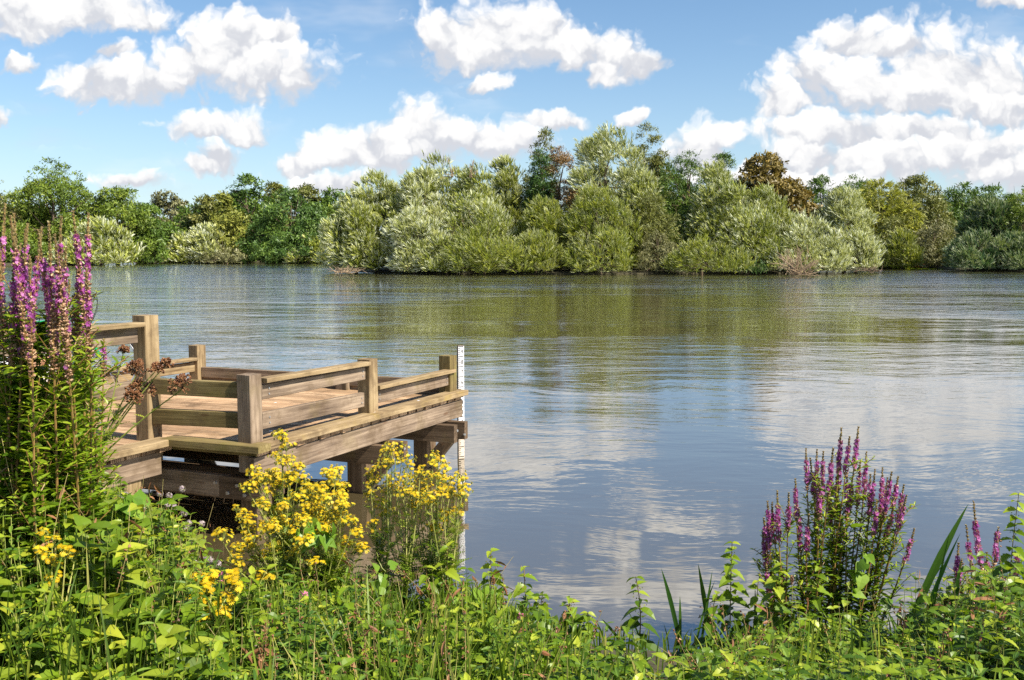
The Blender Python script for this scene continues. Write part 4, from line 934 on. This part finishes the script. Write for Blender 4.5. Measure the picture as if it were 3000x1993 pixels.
r = np.random.default_rng(640)
for (px0, Y, tops, lab, T) in [(25, 3.3, [(20,905),(62,950),(100,935),(-10,985),(38,1060),(85,1010),(5,1120),(60,1150)], 'dense leafy bush at the left edge under the loosestrife spikes', T_OVA),
      (105, 3.4, [(112,990),(138,1150),(196,1180),(118,1080),(150,1190),(100,1125),(90,1180),(222,1230)], 'dense leafy bush in front of the sitting person and the walkway rail', T_LAN)]:
    g = ground(px0, Y); root = empty('leafy_bush', g, lab, 'bush', 'leafy bushes under the left loosestrife'); lm = MB(); sm = MB()
    for (tx, ty) in tops:
        P = curve(g + np.array([r.normal(0, .08), r.normal(0, .08), -.02]), atY(tx, ty, Y + r.uniform(-.15, .2)), [r.normal(0, .03), 0, .05], 12); tube(sm, P, np.linspace(.005, .002, 12), 4, tint=.6)
        pairs(lm, P, .25, 1, 26, T, .085, .045, .35, r, tlo=.1, thi=.75)
        for k in range(14):
            p, t_ = samp(P, r.uniform(.3, .95)); d = norm(t_[0] * .6 + np.array([r.normal(0, .6), r.normal(0, .6), .15])); S = curve(p[0], p[0] + d * r.uniform(.10, .22), [0, 0, .015], 6); tube(sm, S, .0016, 3); pairs(lm, S, .15, 1, 6, T, .06, .035, .4, r, tlo=.2, thi=.9)
    sm.build('stems', M['stem'], root); lm.build('leaves', M['leaf'], root)

def ragwort(px0, Y, heads, label, seed, fs=.0088, nfl=36, hr=.043, group='yellow ragwort plants', leaf=.09):
    r = np.random.default_rng(seed); g = ground(px0, Y)
    root = empty('ragwort_plant', g, label, 'ragwort', group); sm = MB(); lm = MB()
    H = max(atY(a[0], a[1], Y)[2] for a in heads) - g[2]
    if len(heads) > 5 and Y > 4: heads = list(heads) + [(a[0] + r.uniform(-50, 18), a[1] + r.uniform(5, 90)) for a in heads for _ in range(1)]
    cx = np.mean([a[0] for a in heads]); n_main = max(1, len(heads) // 3)
    mains = []
    for k in range(n_main):
        hd = heads[int(k * len(heads) / n_main)]
        top = atY(hd[0] * .5 + cx * .5, hd[1], Y + r.uniform(-.12, .12)); top[2] = max(g[2] + .45 * (top[2] - g[2]), g[2] + .08)
        b = g + np.array([r.normal(0, .03), r.normal(0, .03), -.02]); P = curve(b, top, [r.normal(0, .02), 0, .02], 9)
        tube(sm, P, np.linspace(.006, .0035, 9), 6, tint=r.uniform(.4, .9)); mains.append(P)
        pairs(lm, P, .1, 1.0, 18, T_RAG, leaf * 1.1, leaf * .7, .5, r, whorl=1, tlo=.1, thi=.6)
    for i, a in enumerate(heads):
        P0 = mains[i % n_main]; c = atY(a[0], a[1], Y + r.uniform(-.12, .12)); p0, _ = samp(P0, r.uniform(.6, 1.0)); p0 = p0[0]
        S = curve(p0, c - [0, 0, .03], [(c[0] - p0[0]) * .15, 0, -.01], 8); tube(sm, S, np.linspace(.0034, .0018, 8), 5, tint=r.uniform(.5, 1))
        pairs(lm, S, .1, .9, 9, T_RAG, leaf * .75, leaf * .35, .6, r, whorl=1, tlo=.3, thi=.8)
        hm = MB(); n = int(nfl * r.uniform(.7, 1.3)); q = rdir(n, .45, r) * (hr * r.uniform(.35, 1.1, n))[:, None] * np.array([1.05, 1.0, .75]); fp = c + q
        T = T_DAISY
        hm.inst(T, fp, norm(q + np.array([0, -.012, .05]) + r.normal(0, .015, q.shape)), rdir(n, 0, r), fs * r.uniform(.75, 1.15, n), r.random(n))
        for f_ in fp[::2]: tube(hm, [c - [0, 0, .03], f_ - [0, 0, .002]], .0009, 3, mi=2)
        hm.inst((T_BUD[0], T_BUD[1], np.full(5, 2)), fp - [0, 0, .008], np.tile([0, 0, 1.0], (n, 1)), rdir(n, 0, r), .008)
        hm.build('flower_head', [M['gold'], M['golddisc'], M['stem']], root)
    sm.build('stems', M['stem'], root); lm.build('leaves', M['leaf_y'], root)
    return root
RG = [
 (835, 4.5, [(825,1275),(838,1305),(812,1335),(850,1350),(872,1372),(885,1400),(845,1400),(802,1385),(822,1420)], 'tallest yellow ragwort, its spire of flowers right of the big jetty corner post', {}),
 (930, 4.45, [(745,1380),(762,1402),(905,1430),(932,1452),(962,1385),(985,1378),(975,1402),(997,1420),(955,1420),(780,1440)], 'bushy ragwort with heads on both sides of the tallest spire', {}),
 (965, 4.35, [(1000,1445),(1012,1480),(962,1462),(940,1500),(1030,1530),(1047,1560),(985,1522),(902,1485),(1010,1590),(950,1550)], 'ragwort leaning right in front of the middle jetty pile', {}),
 (860, 4.2, [(700,1500),(722,1522),(770,1540),(860,1560),(905,1580),(800,1600),(890,1532),(830,1482),(870,1455),(770,1480),(820,1530),(740,1580)], 'broad ragwort below the jetty corner post, heads low in the clump', {}),
 (1115, 4.5, [(1150,1303),(1135,1325),(1178,1315),(1092,1405),(1080,1452),(1160,1340)], 'slender ragwort left of the open stems near the water gauge', dict(nfl=18)),
 (1180, 4.45, [(1192,1345),(1202,1372),(1230,1382),(1215,1402),(1162,1425),(1242,1425),(1185,1400)], 'middle ragwort of the open group near the water gauge', dict(nfl=20)),
 (1240, 4.5, [(1282,1352),(1268,1338),(1300,1372),(1252,1400),(1225,1450),(1180,1442),(1312,1402)], 'ragwort with its top head against the end pile of the jetty', dict(nfl=20)),
 (1265, 4.4, [(1345,1392),(1355,1412),(1322,1430),(1332,1452),(1282,1442),(1305,1505),(1262,1462),(1352,1432)], 'rightmost ragwort of the open group, touching the water gauge', dict(nfl=20)),
 (625, 3.5, [(585,1695),(620,1688),(605,1722),(582,1762),(640,1772),(602,1802),(590,1852),(622,1852),(682,1685),(692,1722),(672,1752),(565,1742),(650,1795),(580,1815)], 'near ragwort with large golden flowers low in the left undergrowth', dict(nfl=17, fs=.0125, hr=.034, leaf=.05)),
 (150, 2.95, [(130,1562),(152,1582),(110,1612),(127,1632),(190,1612),(215,1627),(160,1645),(150,1692),(172,1712)], 'small yellow ragwort in the undergrowth near the left edge', dict(nfl=14, fs=.009, hr=.028, leaf=.05)),
 (780, 3.7, [(758,1688),(780,1690),(797,1697)], 'single flat ragwort head just right of the near golden one', dict(nfl=12, fs=.011, hr=.028, leaf=.05)),
]
for i, (px0, Y, hd, lab, kw) in enumerate(RG): ragwort(px0, Y, hd, lab, 50 + i, **kw)

# dead umbellifer leaning over the jetty
def umbel():
    r = np.random.default_rng(5); Y = 4.0; g = ground(95, Y)
    root = empty('dead_umbellifer', g, 'dead brown umbel seed heads on stalks leaning in front of the tall rail post', 'seed head plant')
    sm = MB(); lm = MB(); fork = atY(300, 1262, Y); P = curve(g - [0, 0, .02], fork, [0.10, 0, -.12], 10); tube(sm, P, np.linspace(.008, .005, 10), 6, tint=.5)
    for (hx, hy, hr, f) in ((412,1065,.036,.9),(425,1115,.040,1.0),(548,1108,.036,.86),(240,1192,.030,.6),(375,1022,.013,.8),(500,1058,.012,.9),(472,1072,.014,.95),(405,1150,.026,.9),(296,1290,.016,.7)):
        c = atY(hx, hy, Y + r.uniform(-.05, .05)); p0, _ = samp(P, f); st = c + np.array([-.02, 0, -hr * 1.3]); S = curve(p0[0], st, [(p0[0][0] - st[0]) * .05, 0, .01], 8)
        tube(sm, S, np.linspace(.0042, .0022, 8), 5, tint=r.uniform(.4, .8)); pairs(lm, S, .1, .8, 7, T_RAG, .06, .035, .3, r, whorl=1, tlo=.5, thi=1)
        hm = MB(); nr_ = int(14 * hr / .03) + 4
        for k in range(nr_):
            d = rdir(1, .9, r)[0]; e = st + d * hr * 1.35 * r.uniform(.75, 1.1); tube(hm, [st, e], .0010, 3, tint=.2)
            n = 13; q = rdir(n, .3, r) * .0115; hm.inst(T_BUD, e + q, norm(q + d * .01), rdir(n, 0, r), .0076 * r.uniform(.7, 1.2, n), r.random(n))
        hm.build('seed_head', M['seed'], root)
    sm.build('stalks', M['stem'], root); lm.build('leaves', M['leaf_y'], root)
umbel()

# iris blades
def blade(mb, p0, p1, w_, bow, n=14, tint=.5, twist=.3):
    P = curve(p0, p1, bow, n); t_ = norm(np.gradient(P, axis=0)); f = np.linspace(0, 1, n)
    sx = norm(np.cross(t_, np.array([.15, 1, 0]))); nz = np.cross(sx, t_)
    a = twist * f; sd_ = sx * np.cos(a)[:, None] + nz * np.sin(a)[:, None]; no = np.cross(sd_, t_)
    ww = w_ * np.minimum(1, (1 - f) * 3.2) ** .8 * (.75 + .25 * np.minimum(1, f * 4)) * .5
    V = np.concatenate([P - sd_ * ww[:, None], P + no * w_ * .10 * (1 - f)[:, None], P + sd_ * ww[:, None]])
    i = np.arange(n - 1); F = np.concatenate([np.stack([i, i + n, i + n + 1, i + 1], -1), np.stack([i + n, i + 2 * n, i + 2 * n + 1, i + n + 1], -1)])
    mb.add(V, F, tint)
def iris(px0, Y, tips, label, seed, w_=.032):
    r = np.random.default_rng(seed); g = ground(px0, Y); root = empty('iris_plant', g, label, 'iris', 'iris plants at the water edge')
    for (bx, tx, ty, ww) in tips:
        mb = MB(); b = ground(bx, Y); top = atY(tx, ty, Y + r.uniform(-.1, .1))
        blade(mb, b + [r.normal(0, .03), r.normal(0, .04), -.03], top, w_ * ww * .72, [(b[0] - top[0]) * .12 + r.normal(0, .01), 0, .02], tint=r.random(), twist=r.uniform(-.5, .5)); mb.build('blade', M['iris'], root)
iris(2700, 3.9, [(2690,2838,1475,1.15),(2712,2815,1560,.6),(2650,2772,1640,.5),(2790,2815,1640,.9),(2740,2782,1560,.35),(2820,2800,1700,.5)], 'tall dark iris blades right of the big loosestrife', 70, .040)
iris(2020, 4.3, [(2010,1937,1665,.9),(2035,1992,1745,.6),(2110,2045,1650,.95),(2050,2087,1670,.5),(2060,2095,1700,.45),(2000,1975,1800,.5)], 'short group of narrow iris blades left of the big loosestrife', 71)
iris(1800, 4.2, [(1860,1762,1813,.7),(1880,1840,1790,.4)], 'two small iris blades by the gap of open water', 72, .026)
iris(2215, 4.4, [(2225,2212,1725,.8),(2235,2240,1765,.5)], 'thin dark iris blade close left of the big loosestrife', 73, .028)

# single nettles and mints that stand out against the water
def stem_plant(name, mb_l, mb_s, g, top, r, T, n, l0, l1, el, mi=0, tlo=.3, thi=.9, u0=.15, sr=.0028, whorl=2, droop=.3, bow=None, tassel=None):
    P = curve(g - np.array([0, 0, .02]), top, [r.normal(0, .02), r.normal(0, .02), .01] if bow is None else bow, 9)
    tube(mb_s, P, np.linspace(sr, sr * .45, 9), 4, tint=r.uniform(.1, .9)); pairs(mb_l, P, u0, .99, n, T, l0, l1, el, r, mi, tlo, thi, whorl=whorl, droop=droop)
    if tassel is not None:
        u = r.uniform(.5, .95, 40); pos, tan = samp(P, u); d = rdir(40, -.5, r)
        tassel.inst(T_BUD, pos + d * r.uniform(.005, .035, 40)[:, None], rdir(40, -1, r), rdir(40, 0, r), .005 * r.uniform(.6, 1.3, 40), r.random(40))
    return P
NT_ = [(1438,1613,4.3,'nettle spire standing highest left of the water, between gauge reflection and open lake'),(1535,1662,4.3,'nettle with pinkish tassels second to the right of the tallest spire'),(1590,1740,4.2,'short nettle with drooping brown tassels below the second spire'),
 (1668,1750,4.2,'nettle tip in the middle of the sloping plant line'),(1722,1795,4.15,'small mint like tip just left of the open water gap'),(1862,1690,4.2,'tall leafy mint standing alone in front of open water'),(2145,1588,4.35,'tall yellowish nettle spire left of the big loosestrife'),
 (2290,1650,4.2,'nettle with pale green tassels at the left foot of the big loosestrife'),(2400,1660,4.1,'nettle spire in front of the big loosestrife'),(1312,1600,4.2,'dark tipped nettle right of the ragwort stems'),(2985,1445,4.0,'nettle top cut by the right edge above the loosestrife'),
 (2222,1700,4.3,'thin mint with stacked whorls left of the big loosestrife'),(2100,1740,4.2,'mint with small pink flowers above the narrow iris'),(1250,1660,4.1,'broad nettle below the open ragwort group')]
for i, (px, ty, Y, lab) in enumerate(NT_):
    r = np.random.default_rng(200 + i); g = ground(px + r.uniform(-25, 25), Y); root = empty('nettle_plant', g, lab, 'nettle', 'nettles and mints along the water edge')
    lm = MB(); sm = MB(); tm = MB(); top = atY(px, ty, Y); H = top[2] - g[2]
    mint = 'mint' in lab
    stem_plant('n', lm, sm, g, top, r, T_OVA if mint else T_NET, max(9, int(H / .036)), .115, .045, .05, tassel=tm, tlo=.2, thi=.85, sr=.0035)
    sm.build('stem', M['stem_red'], root); lm.build('leaves', M['leaf'], root); tm.build('tassels', M['calyx'] if i in (1, 2, 3, 12) else M['stem'], root)

# water mint with lilac flower heads
MH = [(469,1447),(496,1452),(534,1433),(490,1479),(511,1487),(540,1504),(553,1533),(545,1548),(591,1535),(354,1452),(367,1452),(364,1464),(404,1471),(419,1489),(398,1542),(220,1490),(563,1592),(555,1624),(637,1653),(595,1632),(737,1670),(190,1415),(200,1440),(135,1520),(575,1650),(615,1640),(300,1440)]
ML = ['lilac mint head over the dark water below the jetty', 'lilac mint among nettle tassels left of the jetty pile', 'lilac mint flowers beside the near golden ragwort']
cl = [[m_ for m_ in MH if m_[0] > 425 and m_[1] < 1560], [m_ for m_ in MH if m_[0] <= 425], [m_ for m_ in MH if m_[0] > 425 and m_[1] >= 1560]]
for i, hs in enumerate(cl):
    r = np.random.default_rng(300 + i); Y = 4.5 if i == 0 else 4.0; cx = np.mean([h[0] for h in hs]); g = ground(cx, Y)
    root = empty('water_mint_plant', g, ['water mint with round lilac heads against the dark water under the jetty', ML[1], ML[2]][i], 'water mint', 'water mint plants')
    sm = MB(); lm = MB()
    for (hx, hy) in hs:
        Yh = Y + r.uniform(-.2, .2); c = atY(hx, hy, Yh); b = ground(hx - 60 + r.uniform(-30, 30), Yh - .1); stem_plant('m', lm, sm, b, c, r, T_OVA, 9, .05, .02, .25)
        hm = MB(); n = 60; q = rdir(n, .1, r) * .0145; hm.inst(T_STAR, c + q, norm(q), rdir(n, 0, r), .0042 * r.uniform(.7, 1.3, n), r.random(n)); hm.build('flower_head', [M['lilac'], M['lilac']], root)
    sm.build('stems', M['stem_red'], root); lm.build('leaves', M['leaf'], root)

# bindweed with big heart leaves climbing through the left plants
for i, (pts, lab) in enumerate([([(40,1230),(20,1330),(60,1450),(30,1560),(50,1680)], 'bindweed with large heart leaves at the left edge'), ([(200,1290),(260,1400),(230,1480),(300,1520)], 'bindweed hanging below the walkway kerb'),
      ([(170,1230),(185,1150),(240,1120),(210,1290)], 'bindweed twining up in front of the walkway rail'), ([(380,1440),(340,1500),(330,1560),(440,1480)], 'bindweed in front of the bolted jetty pile'),
      ([(930,1500),(900,1560),(960,1570),(850,1600)], 'bindweed leaves among the ragwort'), ([(1270,1690),(1340,1760),(1420,1740),(1480,1750),(1330,1830)], 'bindweed climbing the nettles at the centre of the bank'),
      ([(2520,1560),(2540,1660),(2480,1720),(2600,1760)], 'bindweed in the big loosestrife'), ([(1100,1620),(1140,1700),(1060,1760),(1180,1800)], 'bindweed below the slender ragwort')]):
    r = np.random.default_rng(400 + i); Y = 3.5 if i < 4 else (4.2 if i != 6 else 4.4)
    P = np.array([atY(a, b_, Y + r.uniform(-.06, .06)) for a, b_ in pts]); g = ground(pts[-1][0], Y)
    root = empty('bindweed_plant', g, lab, 'bindweed', 'bindweed vines'); sm = MB(); lm = MB()
    PP = np.concatenate([P, [g]]); tt = np.linspace(0, 1, 30); Q_ = np.stack([np.interp(tt, np.linspace(0, 1, len(PP)), PP[:, k]) for k in range(3)], -1) + r.normal(0, .006, (30, 3))
    tube(sm, Q_, .0018, 4); n = 20 if i < 4 else 15; u = r.uniform(0, .8, n); pos, tan = samp(Q_, u); d = rdir(n, -.5, r); d[:, 1] -= .3
    lm.inst(T_HEA, pos + rdir(n, 0, r) * .03, norm(d), norm(np.array([.5, -.6, .8]) + r.normal(0, .35, (n, 3))), r.uniform(.045, .085, n), r.uniform(.35, 1, n))
    sm.build('stem', M['stem'], root); lm.build('leaves', M['leaf_blue'], root)

# willowherb flowers
for i, (px, py, lab) in enumerate([(775,1812,'magenta willowherb bloom in the undergrowth below the ragworts'),(495,1978,'pink willowherb bloom at the bottom edge left of centre'),(655,1690,'small magenta bloom by the near golden ragwort'),(895,1740,'magenta willowherb bloom right of the ragwort clump'),(1530,1800,'pale pink bloom on the slope of nettles')]):
    r = np.random.default_rng(500 + i); Y = 3.7; g = ground(px, Y); root = empty('willowherb_plant', g, lab, 'willowherb', 'pink willowherbs'); lm = MB(); sm = MB(); c = atY(px, py, Y)
    stem_plant('w', lm, sm, g, c, r, T_LAN, 8, .06, .03, .5); sm.build('stem', M['stem_red'], root); lm.build('leaves', M['leaf'], root)
    hm = MB(); n = 3; q = r.normal(0, .008, (n, 3)); hm.inst(petalT(4, 1, .8, .5, .1), c + q, rdir(n, .5, r), rdir(n, 0, r), .014, r.random(n)); hm.build('flower', [M['pink'], M['pink']], root)

# ---- undergrowth: thousands of uncountable leafy stems, grass, seed stalks
ENV = np.array([(-300,1100),(0,1110),(120,1170),(200,1290),(300,1390),(400,1430),(520,1540),(620,1680),(720,1700),(830,1660),(1000,1640),(1100,1690),(1200,1720),(1300,1690),(1420,1690),(1520,1760),(1620,1800),(1720,1850),(1800,1880),(1880,1880),(1950,1960),(2000,1965),(2080,1880),(2200,1800),(2350,1790),(2450,1780),(2600,1800),(2700,1780),(2800,1700),(2900,1650),(3000,1640),(3300,1600)], float)
def env(x): return np.interp(x, ENV[:, 0], ENV[:, 1])
under = {k: (MB(), MB()) for k in ('a', 'b', 'c')}
r = np.random.default_rng(900)
cnt = 0
for _ in range(5000):
    px = r.uniform(-350, 3350); Y = r.uniform(2.35, 5.6); x = (px - 1500) / FPX * Y
    if Y > shore(x) + .12: continue
    g = ground(px, Y)
    e = env(px) + 18 + abs(r.normal(0, 60))
    if r.random() < .045: e = env(px) - r.uniform(10, 75)
    lo = max(e, 1993 - (1993 - e) * min(1, (Y - 2.2) / 1.2))        # nearer plants show only lower in the picture
    if 540 < px < 715 and Y < 3.55: lo = max(lo, 1885)
    if 75 < px < 245 and Y < 3.05: lo = max(lo, 1735)
    top = atY(px + r.normal(0, 15), lo, Y); h = top[2] - g[2]
    if h < .08: continue
    rel = .5 + .5 * math.sin(x * 3.3 + 1.7 * math.sin(Y * 2.9) + 1.0) * math.sin(Y * 4.1 + x * 1.3)
    h = min(h * (.62 + .5 * rel) * r.uniform(.75, 1.12), r.uniform(.35, .95) if px > 350 else r.uniform(.5, 1.2)); top = g + np.array([r.normal(0, .05), r.normal(0, .05), h]); cnt += 1
    k = r.random(); zone = px
    if k < .48: key, T, l0, l1, sp = 'a', T_NET if r.random() < .6 else T_OVA, .095, .040, .046
    elif k < .72: key, T, l0, l1, sp = 'b', T_OVA, .054, .025, .034
    else: key, T, l0, l1, sp = 'c', T_LAN, .085, .040, .028
    if px < 560 and r.random() < .30: key, T, l0, l1, sp = 'b', T_HEA, .085, .06, .06
    u0 = max(.12, 1 - .45 / h) if h > .45 else .15
    stem_plant('u', under[key][0], under[key][1], g, top, r, T, max(4, int(h * (1 - u0) / sp)), l0 * r.uniform(.8, 1.25), l1, r.uniform(-.1, .6), tlo=r.uniform(.0, .3), thi=float(np.clip(r.normal(.64, .22), .15, 1)), u0=u0, sr=.0022)
print('undergrowth stems', cnt)
for key, nm, lm_ in (('a', 'undergrowth_nettles', 'leaf'), ('b', 'undergrowth_herbs', 'leaf_y'), ('c', 'undergrowth_willowherb', 'leaf_c')):
    a, b = under[key]
    a.MI = [np.zeros_like(q) for q in a.MI]; b.MI = [np.ones_like(q) for q in b.MI]
    for q in ('V', 'T', 'W', 'MI'): setattr(a, q, getattr(a, q) + getattr(b, q))
    a.F = a.F + [f + a.n for f in b.F]; a.n += b.n
    tag(a.build(nm, [M[lm_], M['stem']]), dict(a='dense nettle leaves covering the near bank', b='small yellow green leafy herbs filling the near bank', c='narrow leaved plants mixed through the near bank')[key], 'undergrowth', kind='stuff')
gm = MB()
for _ in range(5200):
    px = r.uniform(-300, 3300); Y = r.uniform(2.4, 4.6); x = (px - 1500) / FPX * Y
    if Y > shore(x) - .05: continue
    if r.random() > (.8 if (px < 380 or 1000 < px < 1700) else .22): continue
    g = ground(px, Y); h = r.uniform(.18, .55)
    e = env(px) + 10; hm_ = atY(px, e, Y)[2] - g[2]; h = min(h, max(.12, hm_))
    d = rdir(1, 0, r)[0] * r.uniform(.05, .45) * h; d[2] = 0
    P0 = g + np.array([0, 0, -.01]); blade(gm, P0, g + d + [0, 0, h], r.uniform(.003, .009), -d * .45 + np.array([0, 0, .12 * h]), 7, tint=r.random() ** 1.3, twist=r.uniform(-1, 1))
tag(gm.build('grass', M['grass']), 'green and yellowing grass blades on the near bank', 'grass', kind='stuff')
# brown plantain like seed stalks, each a plant
for i in range(16):
    px = [1035,1050,1078,1100,1112,1130,1210,1300,1360,1445,1665,700,1000,980,2320,2500][i]; py = [1870,1815,1850,1860,1900,1925,1880,1775,1800,1700,1910,1900,1985,1790,1700,1930][i]
    Y = 3.55 if i < 6 else 3.8; g = ground(px + r.uniform(-40, 40), Y); c = atY(px, py, Y); sm = MB(); hm = MB()
    root = empty('seed_stalk', g, 'thin straw coloured stalk with a small brown seed head in the undergrowth', 'seed stalk', 'brown seed stalks on the near bank')
    tube(sm, curve(g, c, [r.normal(0, .03), 0, 0], 8), .0016, 4); n = 50; q = rdir(n, 0, r) * np.array([.004, .004, .018]); hm.inst(T_BUD, c + q, norm(q * [1, 1, .1] + [0, 0, .002]), rdir(n, 0, r), .005, r.random(n))
    sm.build('stalk', M['straw'], root); hm.build('seed_head', M['seed'], root)

# ------------------------------------------------------------------ small things of the far shores
def bare(name, px, py0, py1, Y, hw, label, cat, seed, n=26, m='deadwood', group=None, z0=None):
    r = np.random.default_rng(seed); top = atY(px, py0, Y)[2]; zb = atY(px, py1, Y)[2] if z0 is None else z0; X = (px - 1500) / FPX * Y; H = top - zb; w_ = hw / FPX * Y
    root = empty(name, (X, Y, zb), label, cat, group); mb = MB()
    for k in range(n):
        d = rdir(1, .9, r)[0]; e = np.array([X, Y, zb]) + d * np.array([w_, w_, H]) * r.uniform(.6, 1.1); p0 = np.array([X + r.normal(0, .15 * w_), Y, zb]); P = curve(p0, e, r.normal(0, .1 * w_, 3) + [0, 0, .05 * H], 7); tube(mb, P, np.linspace(.045, .012, 7), 4)
        for j in range(4):
            q0, t_ = samp(P, r.uniform(.35, .9)); tube(mb, [q0[0], q0[0] + norm(t_[0] + r.normal(0, .5, 3)) * r.uniform(.3, .8)], [.018, .008], 3)
    mb.build('branches', M[m], root)
bare('dead_brushwood', 2330, 715, 805, 78.5, 95, 'tangle of bare brown branches at the water under the silver willows', 'brushwood', 1, 46)
bare('dead_tree', 1323, 448, 520, 92, 22, 'bare forked twig standing above the tall back willow', 'dead tree', 2, 5)
bare('dead_tree', 1382, 445, 520, 92, 22, 'taller bare twigs above the leaning willow, right of the forked one', 'dead tree', 3, 6)
bare('fallen_branch', 1010, 785, 797, 82, 70, 'pale fallen branches trailing in the water at the left tip of the island', 'branch', 4, 18)
bare('fallen_branch', 2540, 782, 793, 84, 60, 'dark branches trailing in the water at the right tip of the island', 'branch', 5, 18, m='bark')
r = np.random.default_rng(77)
mb = MB(); n = 420; a = r.uniform(0, 1, n); pp = np.array([at(2660 + 150 * q, 786 + 3.5 * q2, .03) for q, q2 in zip(a, r.uniform(-1, 1, n))])
mb.inst(T_HEA, pp, rdir(n, 0, r) * [1, 1, .15] + [0, 0, .1], np.tile([0, 0, 1.0], (n, 1)), .42 * r.uniform(.6, 1.2, n), r.uniform(.4, 1, n)); tag(mb.build('lily_pads', M['leaf_y']), 'bright green lily pads floating along the right bank', 'lily pads', kind='stuff')
def reeds(px0, px1, py, hgt_px, m, label, seed, n=500):
    r = np.random.default_rng(seed); mb = MB()
    for _ in range(n):
        b = at(r.uniform(px0, px1), py + r.uniform(-2, 2), .1); h = hgt_px * b[1] / FPX * r.uniform(.5, 1.05); blade(mb, b, b + np.array([r.normal(0, .15 * h), 0, h]), .16, [0, 0, 0], 4, tint=r.random())
    tag(mb.build('reeds', M[m]), label, 'reeds', kind='stuff')
reeds(400, 432, 768, 26, 'grass', 'small patch of bright green reeds on the left bank', 81, 260)
reeds(2615, 2665, 784, 30, 'leaf_y', 'bright green waterside plants left of the lily pads', 82, 300)
reeds(2680, 2770, 782, 42, 'dying', 'faded pinkish waterside plants behind the lily pads', 83, 500)
def duck(px, py, label, m):
    c = at(px, py, 0.0); root = empty('duck', c, label, 'duck', 'ducks on the lake'); f = norm(np.array([r.normal(), .3 * r.normal(), 0])); mb = MB()
    ell(mb, c + [0, 0, .05], .26, .12, .12, f, 12, 7, z0=-.8); ell(mb, c + f * .24 + [0, 0, .24], .075, .06, .065, f, 10, 7, z0=-.99)
    tube(mb, [c + f * .18 + [0, 0, .06], c + f * .23 + [0, 0, .24]], [.07, .04], 8); tube(mb, [c - f * .2 + [0, 0, .08], c - f * .36 + [0, 0, .14]], [.06, .02], 6, cap=True); mb.build('body', m, root, True)
    mb = MB(); tube(mb, [c + f * .29 + [0, 0, .235], c + f * .38 + [0, 0, .225]], [.025, .012], 6, cap=True); mb.build('bill', M['gold'], root)
for (px, py, lab, m) in [(410,768,'tiny white duck on the water below the small reed patch',M['shirt']),(1168,798,'pale duck by the dark shore at the left of the island',M['shorts']),(1197,800,'second pale duck just right of the other by the island shore',M['shorts']),(2578,797,'small dark duck on the open water right of the island',M['black'])]:
    duck(px, py, lab, m)

# dry stalks, withered leaves and small seedlings that roughen the bank
mb = MB(); sb = MB(); r = np.random.default_rng(41)
for _ in range(260):
    px = r.uniform(-200, 3200); Y = r.uniform(2.7, 4.7)
    if Y > shore((px - 1500) / FPX * Y) - .02: continue
    g = ground(px, Y); e = env(px) - r.uniform(-60, 45); h = min(atY(px, max(e, 1993 - (1993 - e) * min(1, (Y - 2.2) / 1.2)), Y)[2] - g[2], .8)
    if h < .1: continue
    P = curve(g, g + np.array([r.normal(0, .12), r.normal(0, .08), h]), [r.normal(0, .04), 0, .03], 8); tube(mb, P, np.linspace(.002, .0009, 8), 4, tint=r.random())
    if r.random() < .5:
        u = r.uniform(.6, 1, 16); pos, tan = samp(P, u); d = rdir(16, 0, r); sb.inst(T_BUD, pos + d * .006, d, rdir(16, 0, r), .006 * r.uniform(.6, 1.4, 16), r.random(16))
    if r.random() < .5:
        u = r.uniform(.3, .95, 5); pos, tan = samp(P, u); sb.inst(T_LAN, pos, rdir(5, -.3, r), rdir(5, .6, r), .05 * r.uniform(.6, 1.4, 5), r.uniform(.4, 1, 5))
mb.MI = [np.zeros_like(q) for q in mb.MI]; sb.MI = [np.ones_like(q) for q in sb.MI]
for q in ('V', 'T', 'W', 'MI'): setattr(mb, q, getattr(mb, q) + getattr(sb, q))
mb.F = mb.F + [f + mb.n for f in sb.F]; mb.n += sb.n
tag(mb.build('dry_stalks', [M['straw'], M['seed']]), 'dry straw stalks with withered brown leaves and seeds among the green plants', 'dry stalks', kind='stuff')
